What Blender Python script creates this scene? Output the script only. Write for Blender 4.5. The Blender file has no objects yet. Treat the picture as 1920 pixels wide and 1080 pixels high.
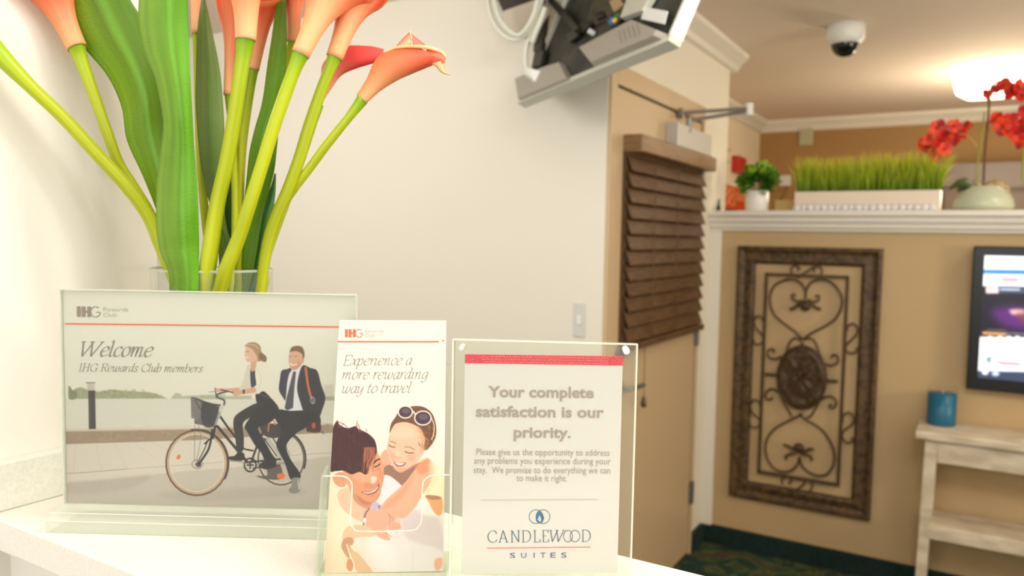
import bpy, bmesh, math, random
import numpy as np
from mathutils import Vector, Matrix, noise
random.seed(7); rng = np.random.default_rng(5)
scn = bpy.context.scene
COL = scn.collection

# ------------------------------------------------------------------ camera, world, light, exposure
F = 1448.0
YAW, PIT, ROL = math.radians(31), math.radians(-3.75), math.radians(1.03)
CAM = np.array([0, 0, 1.47])
_fh = np.array([-math.sin(YAW), math.cos(YAW), 0]); _r = np.array([math.cos(YAW), math.sin(YAW), 0]); _z = np.array([0, 0, 1.0])
FW = _fh * math.cos(PIT) + _z * math.sin(PIT); _u = np.cross(_r, FW)
RT = _r * math.cos(ROL) + _u * math.sin(ROL); UP = _u * math.cos(ROL) - _r * math.sin(ROL)
cd = bpy.data.cameras.new('camera'); cam = bpy.data.objects.new('camera', cd); COL.objects.link(cam)
cam.matrix_world = Matrix(((RT[0], UP[0], -FW[0], CAM[0]), (RT[1], UP[1], -FW[1], CAM[1]), (RT[2], UP[2], -FW[2], CAM[2]), (0, 0, 0, 1)))
cd.sensor_width = 36; cd.lens = F / 1920 * 36; cd.clip_start = 0.02
cd.dof.use_dof = True; cd.dof.focus_distance = 0.71; cd.dof.aperture_fstop = 6.0
scn.camera = cam
w = bpy.data.worlds.new('world'); scn.world = w; w.use_nodes = True
w.node_tree.nodes['Background'].inputs[0].default_value = (1, .97, .92, 1)
w.node_tree.nodes['Background'].inputs[1].default_value = 1.05
scn.view_settings.view_transform = 'Standard'; scn.view_settings.look = 'None'
scn.view_settings.exposure = 0.31; scn.view_settings.gamma = 1
scn.view_settings.use_curve_mapping = False
scn.cycles.max_bounces = 10; scn.cycles.transparent_max_bounces = 32
scn.cycles.diffuse_bounces = 5

def area(name, loc, size, power, color, target):
    l = bpy.data.lights.new(name, 'AREA'); l.shape = 'RECTANGLE'; l.size = size[0]; l.size_y = size[1]; l.energy = power; l.color = color
    o = bpy.data.objects.new(name, l); COL.objects.link(o); o.location = loc
    o.rotation_euler = (Vector(target) - Vector(loc)).to_track_quat('-Z', 'Y').to_euler(); return o
area('lobby_ceiling_panel', (1.0, 0.7, 2.36), (0.7, 0.7), 12, (1, .98, .95), (-.9, 0.5, 1.35))
area('counter_fill', (-0.25, 0.25, 2.36), (0.7, 0.7), 7, (1, .985, .96), (-.3, 0.42, 1.17))  # added fill light from above to brighten the countertop, no fixture modelled
area('rear_fill', (-0.1, -1.5, 1.7), (2.2, 1.3), 11, (1, .99, .97), (-.9, 2.2, 1.5))  # added fill light behind the camera for the back wall, not a known window
area('back_wall_fill', (0.15, 0.95, 2.36), (0.7, 0.5), 16, (1, .98, .94), (-1.2, 2.2, 1.2))  # invented light, brightens the back wall from the front right
area('office_wall_fill', (-2.5, 1.1, 2.36), (1.0, 0.7), 20, (1, .98, .95), (-2.0, 2.3, 1.0))  # extra unseen light put in to lift the left part of the back wall
area('lobby_ceiling_panel', (0.9, 3.0, 2.36), (0.5, 0.5), 6, (1, .90, .74), (0.6, 3.0, 0))
_l = bpy.data.lights.new('lobby_fill', 'POINT'); _l.energy = 46; _l.color = (1, .88, .72); _l.shadow_soft_size = .2  # made-up point light out of view, lifts the lobby ceiling
_o = bpy.data.objects.new('lobby_fill', _l); COL.objects.link(_o); _o.location = (2.3, 2.3, 1.55)

# ------------------------------------------------------------------ helpers
def A3(p): return np.array(p, float)
def ray(px, py): return FW + RT * (px - 960) / F - UP * (py - 540) / F
def at(px, py, d): return CAM + ray(px, py) * d
def on(px, py, ax, val):
    k = ray(px, py); return CAM + k * ((val - CAM[ax]) / k[ax])
def proj(P):
    q = P - CAM; d = q @ FW
    return 960 + F * (q @ RT) / d, 540 - F * (q @ UP) / d, d
class Plane:
    """a real flat surface; W() gives the point of it that a place in the photograph shows"""
    def __init__(s, p0, n): s.p0 = A3(p0); s.n = A3(n) / np.linalg.norm(n)
    def W(s, px, py, off=0):
        k = ray(px, py); p0 = s.p0 + s.n * off
        return CAM + k * (((p0 - CAM) @ s.n) / (k @ s.n))
def lin(c):
    c = np.asarray(c, float) / 255.0
    return np.where(c <= .04045, c / 12.92, ((c + .055) / 1.055) ** 2.4)

MATS = {}
def mat(name, rgb=(200, 200, 200), rough=.5, metal=0, emit=0, spec=.5, trans=0, attr=None, noise_amt=0, noise_scale=20, rgb2=None, bump=0, bump_scale=200, sheen=0, sub=0, stretch=None, coat=0):
    if name in MATS: return MATS[name]
    m = bpy.data.materials.new(name); m.use_nodes = True; nt = m.node_tree; b = nt.nodes['Principled BSDF']
    c = (*lin(rgb), 1)
    b.inputs['Base Color'].default_value = c; b.inputs['Roughness'].default_value = rough; b.inputs['Metallic'].default_value = metal
    b.inputs['Specular IOR Level'].default_value = spec
    b.inputs['Coat Weight'].default_value = coat
    if sub: b.inputs['Subsurface Weight'].default_value = sub; b.inputs['Subsurface Radius'].default_value = (.01, .008, .003); b.inputs['Subsurface Scale'].default_value = .5
    src = None
    if attr:
        a = nt.nodes.new('ShaderNodeAttribute'); a.attribute_name = attr; src = a.outputs['Color']
    if rgb2 is not None or noise_amt:
        tc = nt.nodes.new('ShaderNodeTexCoord'); mp = nt.nodes.new('ShaderNodeMapping'); no = nt.nodes.new('ShaderNodeTexNoise')
        if stretch: mp.inputs['Scale'].default_value = stretch
        nt.links.new(tc.outputs['Object'], mp.inputs[0]); nt.links.new(mp.outputs[0], no.inputs['Vector'])
        no.inputs['Scale'].default_value = noise_scale; no.inputs['Detail'].default_value = 5
        cr = nt.nodes.new('ShaderNodeValToRGB'); cr.color_ramp.elements[0].position = .38; cr.color_ramp.elements[1].position = .62
        nt.links.new(no.outputs[0], cr.inputs[0])
        mx = nt.nodes.new('ShaderNodeMix'); mx.data_type = 'RGBA'
        nt.links.new(cr.outputs[0], mx.inputs[0])
        if src: nt.links.new(src, mx.inputs[6])
        else: mx.inputs[6].default_value = c
        c2 = rgb2 if rgb2 is not None else tuple(max(0, x * (1 - noise_amt)) for x in rgb)
        mx.inputs[7].default_value = (*lin(c2), 1); src = mx.outputs[2]
    if src: nt.links.new(src, b.inputs['Base Color'])
    if emit:
        b.inputs['Emission Strength'].default_value = emit
        if src: nt.links.new(src, b.inputs['Emission Color'])
        else: b.inputs['Emission Color'].default_value = c
    if bump:
        no2 = nt.nodes.new('ShaderNodeTexNoise'); no2.inputs['Scale'].default_value = bump_scale; no2.inputs['Detail'].default_value = 4
        tc2 = nt.nodes.new('ShaderNodeTexCoord'); nt.links.new(tc2.outputs['Object'], no2.inputs['Vector'])
        bp = nt.nodes.new('ShaderNodeBump'); bp.inputs['Strength'].default_value = bump; bp.inputs['Distance'].default_value = .002
        nt.links.new(no2.outputs[0], bp.inputs['Height']); nt.links.new(bp.outputs[0], b.inputs['Normal'])
    MATS[name] = m; return m
def clear(name, tint=(247, 250, 246), body=0.0, body_rgb=(225, 232, 220), gloss=.9, rough=.02, ior=1.35, cap=.35):
    """clear sheet plastic or thin glass: sees through, reflects at grazing angles"""
    if name in MATS: return MATS[name]
    m = bpy.data.materials.new(name); m.use_nodes = True; nt = m.node_tree; N = nt.nodes; N.remove(N['Principled BSDF'])
    out = N['Material Output']; t = N.new('ShaderNodeBsdfTransparent'); t.inputs[0].default_value = (*lin(tint), 1)
    g = N.new('ShaderNodeBsdfGlossy'); g.inputs['Roughness'].default_value = rough; g.inputs[0].default_value = (gloss, gloss, gloss, 1)
    fr = N.new('ShaderNodeFresnel'); fr.inputs[0].default_value = ior
    d = N.new('ShaderNodeBsdfDiffuse'); d.inputs[0].default_value = (*lin(body_rgb), 1)
    m1 = N.new('ShaderNodeMixShader'); m1.inputs[0].default_value = body
    nt.links.new(t.outputs[0], m1.inputs[1]); nt.links.new(d.outputs[0], m1.inputs[2])
    mu = N.new('ShaderNodeMath'); mu.operation = 'MULTIPLY'; mu.inputs[1].default_value = cap; nt.links.new(fr.outputs[0], mu.inputs[0])
    m2 = N.new('ShaderNodeMixShader'); nt.links.new(mu.outputs[0], m2.inputs[0]); nt.links.new(m1.outputs[0], m2.inputs[1]); nt.links.new(g.outputs[0], m2.inputs[2])
    nt.links.new(m2.outputs[0], out.inputs[0]); MATS[name] = m; return m

WORLDLOC = {}
def link(o, parent=None):
    COL.objects.link(o)
    if parent is not None:
        o.parent = parent
        o.matrix_parent_inverse = Matrix.Translation(-Vector(WORLDLOC.get(parent.name, (0, 0, 0))))
    return o
def thing(name, label, cat, loc, group=None):
    o = bpy.data.objects.new(name, None); o.empty_display_size = .02; link(o); o.location = loc; WORLDLOC[o.name] = tuple(loc)
    o['label'] = label; o['category'] = cat
    if group: o['group'] = group
    return o
def tag(o, label, cat, group=None):
    o['label'] = label; o['category'] = cat
    if group: o['group'] = group
    return o
class MB:
    def __init__(s): s.v = []; s.f = []; s.m = []
    def add(s, vs, fs, mi=0):
        b = len(s.v); s.v += [tuple(map(float, p)) for p in vs]; s.f += [tuple(i + b for i in f) for f in fs]; s.m += [mi] * len(fs); return s
    def box(s, a, b, mi=0):
        x0, y0, z0 = a; x1, y1, z1 = b
        return s.hexa([(x0,y0,z0),(x1,y0,z0),(x1,y1,z0),(x0,y1,z0)], [(x0,y0,z1),(x1,y0,z1),(x1,y1,z1),(x0,y1,z1)], mi)
    def hexa(s, lo, hi, mi=0):
        n = len(lo)
        fs = [tuple(range(n))[::-1], tuple(range(n, 2 * n))] + [(i, (i + 1) % n, n + (i + 1) % n, n + i) for i in range(n)]
        return s.add(list(lo) + list(hi), fs, mi)
    def tube(s, pts, r, n=8, mi=0, cap=True, flat=1.0, flatdir=None):
        P = [A3(p) for p in pts]; R_ = r if hasattr(r, '__len__') else [r] * len(P)
        vs = []; prev = None
        for i, p in enumerate(P):
            t = P[min(i + 1, len(P) - 1)] - P[max(i - 1, 0)]; t = t / (np.linalg.norm(t) + 1e-12)
            if prev is None:
                a = A3((0, 0, 1)) if abs(t[2]) < .9 else A3((1, 0, 0))
            else: a = prev
            nn = a - t * (a @ t); nn /= np.linalg.norm(nn) + 1e-12; prev = nn; bb = np.cross(t, nn)
            for k in range(n):
                th = 2 * math.pi * k / n; vs.append(p + R_[i] * (math.cos(th) * nn + flat * math.sin(th) * bb))
        fs = [(i*n+k, i*n+(k+1) % n, (i+1)*n+(k+1) % n, (i+1)*n+k) for i in range(len(P)-1) for k in range(n)]
        if cap: fs += [tuple(range(n))[::-1], tuple(range((len(P)-1)*n, len(P)*n))]
        return s.add(vs, fs, mi)
    def lathe(s, c, prof, n=32, mi=0, cap=True):
        vs = [(c[0] + r * math.cos(2*math.pi*k/n), c[1] + r * math.sin(2*math.pi*k/n), c[2] + z) for r, z in prof for k in range(n)]
        m = len(prof); fs = [(i*n+k, i*n+(k+1) % n, (i+1)*n+(k+1) % n, (i+1)*n+k) for i in range(m-1) for k in range(n)]
        if cap: fs += [tuple(range(n))[::-1], tuple(range((m-1)*n, m*n))]
        return s.add(vs, fs, mi)
    def build(s, name, m, parent=None, smooth=False, bevel=0, seg=2, solid=0, kind=None, sub=0):
        me = bpy.data.meshes.new(name); me.from_pydata(s.v, [], s.f)
        ms = m if isinstance(m, (list, tuple)) else [m]
        for x in ms: me.materials.append(x)
        if len(ms) > 1: me.polygons.foreach_set('material_index', s.m)
        me.update()
        if smooth: me.polygons.foreach_set('use_smooth', [True] * len(me.polygons))
        o = bpy.data.objects.new(name, me); link(o, parent)
        bm = bmesh.new(); bm.from_mesh(me); bmesh.ops.recalc_face_normals(bm, faces=bm.faces); bm.to_mesh(me); bm.free()
        if solid: q = o.modifiers.new('s', 'SOLIDIFY'); q.thickness = solid; q.offset = 0
        if sub: q = o.modifiers.new('u', 'SUBSURF'); q.levels = sub; q.render_levels = sub
        if bevel: q = o.modifiers.new('b', 'BEVEL'); q.width = bevel; q.segments = seg; q.limit_method = 'ANGLE'
        if kind: o['kind'] = kind
        return o
def setcol(o, cols):
    a = o.data.color_attributes.new('Col', 'FLOAT_COLOR', 'POINT')
    c = np.ones((len(o.data.vertices), 4), np.float32); c[:, :3] = cols; a.data.foreach_set('color', c.ravel())
def spline(pts, n=8, closed=False):
    P = np.array(pts, float); m = len(P); out = []
    segs = m if closed else m - 1
    for i in range(segs):
        if closed: p0, p1, p2, p3 = P[(i-1) % m], P[i], P[(i+1) % m], P[(i+2) % m]
        else: p0, p1, p2, p3 = P[max(i-1, 0)], P[i], P[i+1], P[min(i+2, m-1)]
        for k in range(n):
            t = k / n
            out.append(.5 * ((2*p1) + (-p0+p2)*t + (2*p0-5*p1+4*p2-p3)*t*t + (-p0+3*p1-3*p2+p3)*t**3))
    if not closed: out.append(P[-1])
    return np.array(out)

# ------------------------------------------------------------------ flat print: a painter for the leaflets' pictures
class Canvas:
    def __init__(s, x0, y0, x1, y1, k, bg):
        s.x0, s.y0, s.k = x0, y0, k; s.w = int((x1-x0)*k)+2; s.h = int((y1-y0)*k)+2
        s.a = np.ones((s.h, s.w, 3)) * np.array(bg, float)
    def xf(s, P): return (np.asarray(P, float) - (s.x0, s.y0)) * s.k
    def _bb(s, P, pad):
        a = np.floor(P.min(0) - pad).astype(int); b = np.ceil(P.max(0) + pad).astype(int)
        return max(a[0], 0), max(a[1], 0), min(b[0], s.w), min(b[1], s.h)
    def _mix(s, bb, m, c, al):
        x0, y0, x1, y1 = bb; m = (m * al)[..., None]; s.a[y0:y1, x0:x1] = s.a[y0:y1, x0:x1] * (1-m) + np.array(c, float) * m
    def poly(s, P, c, al=1, smooth=True, soft=1.0):
        P = spline(P, 5, True) if smooth else np.array(P, float)
        P = s.xf(P); bb = s._bb(P, soft+1); x0, y0, x1, y1 = bb
        if x1 <= x0 or y1 <= y0: return
        X, Y = np.meshgrid(np.arange(x0, x1)+.0, np.arange(y0, y1)+.0)
        ins = np.zeros(X.shape, bool); D = np.full(X.shape, 1e9)
        for i in range(len(P)):
            a = P[i]; b = P[(i+1) % len(P)]
            if a[1] != b[1]:
                c1 = (a[1] > Y) != (b[1] > Y); xi = (b[0]-a[0])*(Y-a[1])/(b[1]-a[1])+a[0]; ins ^= c1 & (X < xi)
            D = np.minimum(D, s._sd(X, Y, a, b))
        sd = np.where(ins, D, -D); s._mix(bb, np.clip(sd/soft*.5+.5, 0, 1), c, al)
    def _sd(s, X, Y, a, b):
        d = b-a; L = d @ d + 1e-9; t = np.clip(((X-a[0])*d[0]+(Y-a[1])*d[1])/L, 0, 1)
        return np.hypot(X-a[0]-t*d[0], Y-a[1]-t*d[1])
    def line(s, P, wd, c, al=1, smooth=True, soft=1.0):
        P = spline(P, 5) if smooth and len(P) > 2 else np.array(P, float)
        P = s.xf(P); hw = wd*s.k/2; bb = s._bb(P, hw+2); x0, y0, x1, y1 = bb
        if x1 <= x0 or y1 <= y0: return
        X, Y = np.meshgrid(np.arange(x0, x1)+.0, np.arange(y0, y1)+.0); D = np.full(X.shape, 1e9)
        for i in range(len(P)-1): D = np.minimum(D, s._sd(X, Y, P[i], P[i+1]))
        s._mix(bb, np.clip((hw-D)/soft+.5, 0, 1), c, al)
    def ell(s, c, rx, ry, col, al=1, wd=None, a0=0, a1=360, soft=1.0, rot=0):
        n = 28; th = np.radians(np.linspace(a0, a1, n)); cr, sr = math.cos(rot), math.sin(rot)
        P = np.stack([c[0]+rx*np.cos(th)*cr-ry*np.sin(th)*sr, c[1]+rx*np.cos(th)*sr+ry*np.sin(th)*cr], 1)
        if wd: s.line(P, wd, col, al, False, soft)
        else: s.poly(P, col, al, False, soft)
    def grain(s, amt, sc=1):
        n = rng.normal(0, amt, (s.h//sc+1, s.w//sc+1, 1)); n = np.kron(n, np.ones((sc, sc, 1)))[:s.h, :s.w]; s.a = s.a + n
    def sample(s, px, py):
        x = np.clip((px-s.x0)*s.k, 0, s.w-1.001); y = np.clip((py-s.y0)*s.k, 0, s.h-1.001)
        i = x.astype(int); j = y.astype(int); fx = (x-i)[..., None]; fy = (y-j)[..., None]; a = s.a
        return a[j, i]*(1-fx)*(1-fy)+a[j, i+1]*fx*(1-fy)+a[j+1, i]*(1-fx)*fy+a[j+1, i+1]*fx*fy

def print_mesh(name, canvas, O, ex, ey, us, vs, m, parent, gain=1.0, off=A3((0, 0, 0))):
    """a flat printed sheet: grid u (along ex) by v (along ey); the picture is its vertex colour"""
    U, V = np.meshgrid(us, vs); P = O + U[..., None]*ex + V[..., None]*ey + off
    q = P.reshape(-1, 3); px, py, _ = proj(q)
    c = lin(np.clip(canvas.sample(px, py), 0, 255)) * gain
    h, w_ = U.shape; idx = np.arange(h*w_).reshape(h, w_)
    f = np.stack([idx[:-1, :-1], idx[:-1, 1:], idx[1:, 1:], idx[1:, :-1]], -1).reshape(-1, 4)
    me = bpy.data.meshes.new(name); me.vertices.add(len(q)); me.vertices.foreach_set('co', q.ravel().astype(np.float32))
    me.loops.add(f.size); me.loops.foreach_set('vertex_index', f.ravel()); me.polygons.add(len(f))
    me.polygons.foreach_set('loop_start', np.arange(0, f.size, 4)); me.polygons.foreach_set('loop_total', np.full(len(f), 4))
    me.update(calc_edges=True); me.materials.append(m)
    o = bpy.data.objects.new(name, me); link(o, parent); setcol(o, np.clip(c, 0, 1)); return o

# pen-drawn serif letters (x-height 1); each stroke is a curve swept by a slanted nib
G = {
 'e': (.74, [[(.06,.52),(.4,.56),(.62,.72),(.55,.97),(.36,1),(.14,.8),(.05,.42),(.14,.08),(.35,0),(.66,.25)]]),
 'l': (.38, [[(.0,1.5),(.14,1.62),(.12,.9),(.08,.2),(.16,0),(.34,.15)]]),
 'c': (.66, [[(.6,.8),(.52,.98),(.38,1),(.15,.8),(.05,.4),(.15,.06),(.34,0),(.6,.22)]]),
 'o': (.74, [[(.36,1),(.12,.78),(.05,.4),(.16,.04),(.34,0),(.58,.24),(.65,.6),(.55,.96),(.36,1)]]),
 'm': (1.16, [[(.0,.82),(.1,1),(.15,.85),(.11,0)], [(.13,.4),(.3,.9),(.44,1),(.52,.85),(.47,0)], [(.49,.4),(.66,.9),(.8,1),(.88,.85),(.84,.2),(.9,0),(1.08,.18)]]),
 'n': (.82, [[(.0,.82),(.1,1),(.15,.85),(.11,0)], [(.13,.4),(.3,.9),(.46,1),(.54,.85),(.5,.2),(.56,0),(.76,.18)]]),
 'h': (.82, [[(.02,1.5),(.14,1.6),(.13,.8),(.11,0)], [(.13,.4),(.3,.9),(.46,1),(.54,.85),(.5,.2),(.56,0),(.76,.18)]]),
 'r': (.56, [[(.0,.82),(.1,1),(.15,.85),(.11,0)], [(.13,.4),(.28,.88),(.42,1),(.55,.93)]]),
 'a': (.76, [[(.58,.9),(.42,1),(.2,.86),(.06,.45),(.12,.05),(.26,0),(.46,.28),(.58,.7)], [(.62,1),(.56,.5),(.54,.12),(.62,0),(.76,.18)]]),
 'd': (.78, [[(.58,.9),(.42,1),(.2,.86),(.06,.45),(.12,.05),(.26,0),(.46,.28),(.58,.7)], [(.54,1.5),(.66,1.6),(.6,.9),(.54,.15),(.62,0),(.76,.18)]]),
 'g': (.76, [[(.58,.9),(.42,1),(.2,.86),(.06,.45),(.12,.08),(.26,.03),(.46,.28),(.58,.7)], [(.64,1),(.58,.3),(.5,-.3),(.28,-.5),(.02,-.38)]]),
 's': (.6, [[(.52,.8),(.44,.98),(.28,1),(.14,.82),(.2,.6),(.4,.4),(.46,.2),(.32,0),(.14,.02),(.02,.2)]]),
 'u': (.8, [[(.0,.84),(.1,1),(.13,.8),(.1,.25),(.2,0),(.38,.15),(.54,.6)], [(.6,1),(.54,.4),(.54,.1),(.62,0),(.78,.18)]]),
 'b': (.74, [[(.02,1.5),(.14,1.6),(.1,.8),(.08,.2),(.2,.0),(.42,.06),(.6,.4),(.6,.85),(.44,1),(.26,.86),(.11,.5)]]),
 'w': (1.06, [[(.0,.82),(.1,1),(.13,.7),(.11,.2),(.22,0),(.4,.2),(.54,.7)], [(.56,1),(.5,.4),(.54,.06),(.68,0),(.86,.3),(.92,.75),(.86,1)]]),
 'x': (.72, [[(.04,.9),(.16,1),(.28,.8),(.42,.2),(.54,0),(.68,.12)], [(.64,.98),(.5,.86),(.2,.14),(.02,.02)]]),
 'p': (.78, [[(.0,.82),(.1,1),(.14,.8),(.06,-.5)], [(-.06,-.5),(.2,-.5)], [(.12,.45),(.28,.88),(.46,1),(.62,.8),(.62,.4),(.44,.04),(.26,0),(.12,.14)]]),
 'i': (.4, [[(.0,.84),(.12,1),(.14,.8),(.08,.2),(.16,0),(.34,.16)], [(.16,1.34),(.19,1.42)]]),
 't': (.46, [[(.2,1.36),(.14,.8),(.08,.22),(.16,0),(.4,.16)], [(-.04,.98),(.4,.98)]]),
 'y': (.8, [[(.0,.84),(.1,1),(.13,.8),(.1,.25),(.2,0),(.38,.15),(.54,.6)], [(.62,1),(.58,.3),(.5,-.3),(.28,-.5),(.02,-.38)]]),
 'v': (.7, [[(.0,.82),(.1,1),(.16,.7),(.2,0)], [(.2,0),(.5,.45),(.6,.8),(.52,1)]]),
 'W': (1.75, [[(.1,1.5),(.3,0)], [(.3,0),(.95,1.5)], [(.85,1.5),(1.02,0)], [(1.02,0),(1.7,1.5)], [(-.06,1.5),(.3,1.5)], [(.68,1.5),(1.05,1.5)], [(1.5,1.5),(1.85,1.5)]]),
 'I': (.5, [[(.24,1.5),(.24,0)], [(.06,1.5),(.42,1.5)], [(.06,0),(.42,0)]]),
 'H': (1.12, [[(.22,1.5),(.22,0)], [(.9,1.5),(.9,0)], [(.22,.76),(.9,.76)], [(.04,1.5),(.4,1.5)], [(.72,1.5),(1.08,1.5)], [(.04,0),(.4,0)], [(.72,0),(1.08,0)]]),
 'G': (1.2, [[(1.04,1.1),(.92,1.42),(.66,1.52),(.3,1.3),(.1,.78),(.26,.2),(.64,-.02),(.96,.12),(1.02,.3)], [(1.0,.62),(1.0,.05)], [(.78,.62),(1.16,.62)]]),
 'R': (1.05, [[(.22,1.5),(.22,0)], [(.04,1.5),(.6,1.5),(.88,1.36),(.88,1.0),(.6,.8),(.22,.8)], [(.52,.8),(.7,.4),(.86,.04),(1.04,.02)], [(.04,0),(.4,0)]]),
 'C': (1.12, [[(1.0,1.1),(.9,1.4),(.64,1.52),(.3,1.3),(.1,.78),(.26,.2),(.62,-.02),(.9,.1),(1.04,.38)]]),
 'E': (1.0, [[(.22,1.5),(.22,0)], [(.04,1.5),(.86,1.5),(.88,1.22)], [(.22,.78),(.66,.78)], [(.04,0),(.88,0),(.94,.32)]]),
 'A': (1.2, [[(.56,1.55),(.12,0)], [(.56,1.55),(1.04,0)], [(.26,.5),(.88,.5)], [(-.02,0),(.28,0)], [(.84,0),(1.2,0)]]),
 'N': (1.25, [[(.2,1.5),(.2,0)], [(.2,1.5),(1.02,0)], [(1.02,1.5),(1.02,0)], [(.02,1.5),(.2,1.5)], [(.84,1.5),(1.2,1.5)], [(.04,0),(.38,0)]]),
 'D': (1.22, [[(.2,1.5),(.2,0)], [(.04,1.5),(.5,1.5),(.88,1.34),(1.08,.78),(.9,.2),(.5,0),(.04,0)]]),
 'L': (.95, [[(.2,1.5),(.2,0)], [(.02,1.5),(.4,1.5)], [(.04,0),(.8,0),(.86,.34)]]),
 'O': (1.15, [[(.62,1.52),(.26,1.32),(.08,.76),(.24,.2),(.6,-.02),(.96,.2),(1.14,.76),(.98,1.32),(.62,1.52)]]),
 ' ': (.42, []),
}
SERIF = set('WIHRENDLA')
def pen_text(name, txt, plane, x0, y0, x1, y1, xh, m, parent, slant=.26, nib=(.025, .13), ang=25, off=.0003, tight=1.0):
    adv = 0; items = []
    for ch in txt:
        a, st = G[ch]
        items.append((adv, st, ch)); adv += a * tight
    L = math.hypot(x1-x0, y1-y0); sc = L / adv; dx, dy = (x1-x0)/L, (y1-y0)/L
    mb = MB(); na = math.radians(ang)
    def to(x, y):
        X = (x + slant * y * xh / sc) * sc; Y = y * xh
        return plane.W(x0 + X*dx + Y*dy, y0 + X*dy - Y*dx, off)
    for a0, st, ch in items:
        for s_ in st:
            P = spline(s_, 6) if len(s_) > 2 and not (ch in 'E L'.split() and False) else np.array([s_[0]] + [tuple(np.array(s_[0])*(1-t)+np.array(s_[-1])*t) for t in (.33, .66)] + [s_[-1]])
            T = np.gradient(P, axis=0); vs = []
            for p, t in zip(P, T):
                th = math.atan2(t[1], t[0] + slant*t[1]); wd = (nib[0] + (nib[1]-nib[0]) * abs(math.sin(th-na))**1.5)
                n_ = np.array([-math.sin(th), math.cos(th)]) * wd / 2
                q = (a0 + p[0], p[1])
                vs += [to(q[0]+n_[0]*xh/sc, q[1]+n_[1]), to(q[0]-n_[0]*xh/sc, q[1]-n_[1])]
            mb.add(vs, [(2*i, 2*i+1, 2*i+3, 2*i+2) for i in range(len(P)-1)])
    return mb.build(name, m, parent)
def font_text(name, txt, to, m, parent, x0, y0, x1, y1, h, bold=0, shear=0):
    """built-in sans lettering fitted from (x0,y0) to (x1,y1) on the baseline, cap height h"""
    c = bpy.data.curves.new('t', 'FONT'); c.body = txt; c.offset = bold; c.shear = shear; c.resolution_u = 3
    o = bpy.data.objects.new('t', c); COL.objects.link(o); dg = bpy.context.evaluated_depsgraph_get()
    me = bpy.data.meshes.new_from_object(o.evaluated_get(dg)); bpy.data.objects.remove(o)
    v = np.array([q.co[:2] for q in me.vertices]); xa, xb = v[:, 0].min(), v[:, 0].max(); L = math.hypot(x1-x0, y1-y0); dx, dy = (x1-x0)/L, (y1-y0)/L
    for q in me.vertices:
        X = (q.co.x-xa)/(xb-xa)*L; Y = q.co.y/.70*h
        q.co = to(x0+X*dx+Y*dy, y0+X*dy-Y*dx)
    me.name = name; me.materials.clear(); me.materials.append(m); ob = bpy.data.objects.new(name, me); link(ob, parent); return ob

# ------------------------------------------------------------------ materials
M_cream = mat('cream_paint', (232, 228, 218), .6, bump=.15, bump_scale=120)
M_tanwall = mat('tan_paint', (196, 168, 124), .65, bump=.2, bump_scale=120)
M_goldwall = mat('gold_paint', (160, 122, 70), .65, bump=.2, bump_scale=100)
M_ceil = mat('ceiling_paint', (238, 222, 208), .8, bump=.2, bump_scale=80)
M_trim = mat('white_trim', (232, 226, 214), .4)
M_doortan = mat('tan_door_paint', (202, 176, 138), .4)
M_counter = mat('solid_surface', (238, 235, 226), .28, rgb2=(230, 226, 216), noise_scale=400)
M_teal = mat('teal_carpet', (12, 42, 38), .95, rgb2=(8, 32, 30), noise_scale=60)
M_white = mat('white_plastic', (235, 235, 230), .4)
M_black = mat('black_plastic', (22, 23, 24), .35)
M_steel = mat('brushed_steel', (150, 148, 145), .35, metal=.8)
M_brown = mat('dark_wood', (106, 76, 46), .45, rgb2=(82, 56, 34), noise_scale=12, stretch=(1, 1, 12))
M_bronze = mat('antique_bronze', (88, 64, 34), .5, metal=.1, rgb2=(62, 44, 24), noise_scale=60)
M_frame = mat('aged_gold_frame', (100, 74, 40), .5, rgb2=(60, 44, 26), noise_scale=45, bump=.5, bump_scale=150)
M_print = mat('print', attr='Col', rough=.35, spec=.3)
M_ink = mat('grey_ink', (136, 132, 120), .6)
M_ink2 = mat('taupe_ink', (164, 152, 138), .6)
M_inkdark = mat('dark_taupe_ink', (140, 124, 110), .6)
M_blueink = mat('blue_grey_ink', (84, 102, 124), .6)
M_blue = mat('blue_ink', (52, 112, 160), .6)
M_red = mat('red_ink', (200, 50, 66), .6)
M_redlight = mat('light_red_ink', (226, 110, 100), .6)
M_orange = mat('orange_ink', (224, 98, 66), .6)
M_paper = mat('white_paper', (214, 212, 202), .5)

# floor carpet with a broad leaf-like pattern
mf = bpy.data.materials.new('patterned_carpet'); mf.use_nodes = True; nt = mf.node_tree; b = nt.nodes['Principled BSDF']; b.inputs['Roughness'].default_value = .95
tc = nt.nodes.new('ShaderNodeTexCoord'); no = nt.nodes.new('ShaderNodeTexNoise'); no.inputs['Scale'].default_value = 5; no.inputs['Distortion'].default_value = 2.5
cr = nt.nodes.new('ShaderNodeValToRGB'); nt.links.new(tc.outputs['Object'], no.inputs[0]); nt.links.new(no.outputs[0], cr.inputs[0])
E_ = cr.color_ramp; E_.elements[0].position = .42; E_.elements[0].color = (*lin((20, 50, 38)), 1); E_.elements[1].position = .50; E_.elements[1].color = (*lin((52, 78, 46)), 1)
e = E_.elements.new(.54); e.color = (*lin((92, 86, 32)), 1); e = E_.elements.new(.60); e.color = (*lin((26, 56, 42)), 1); e = E_.elements.new(.7); e.color = (*lin((88, 52, 34)), 1)
nt.links.new(cr.outputs[0], b.inputs['Base Color'])

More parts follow.
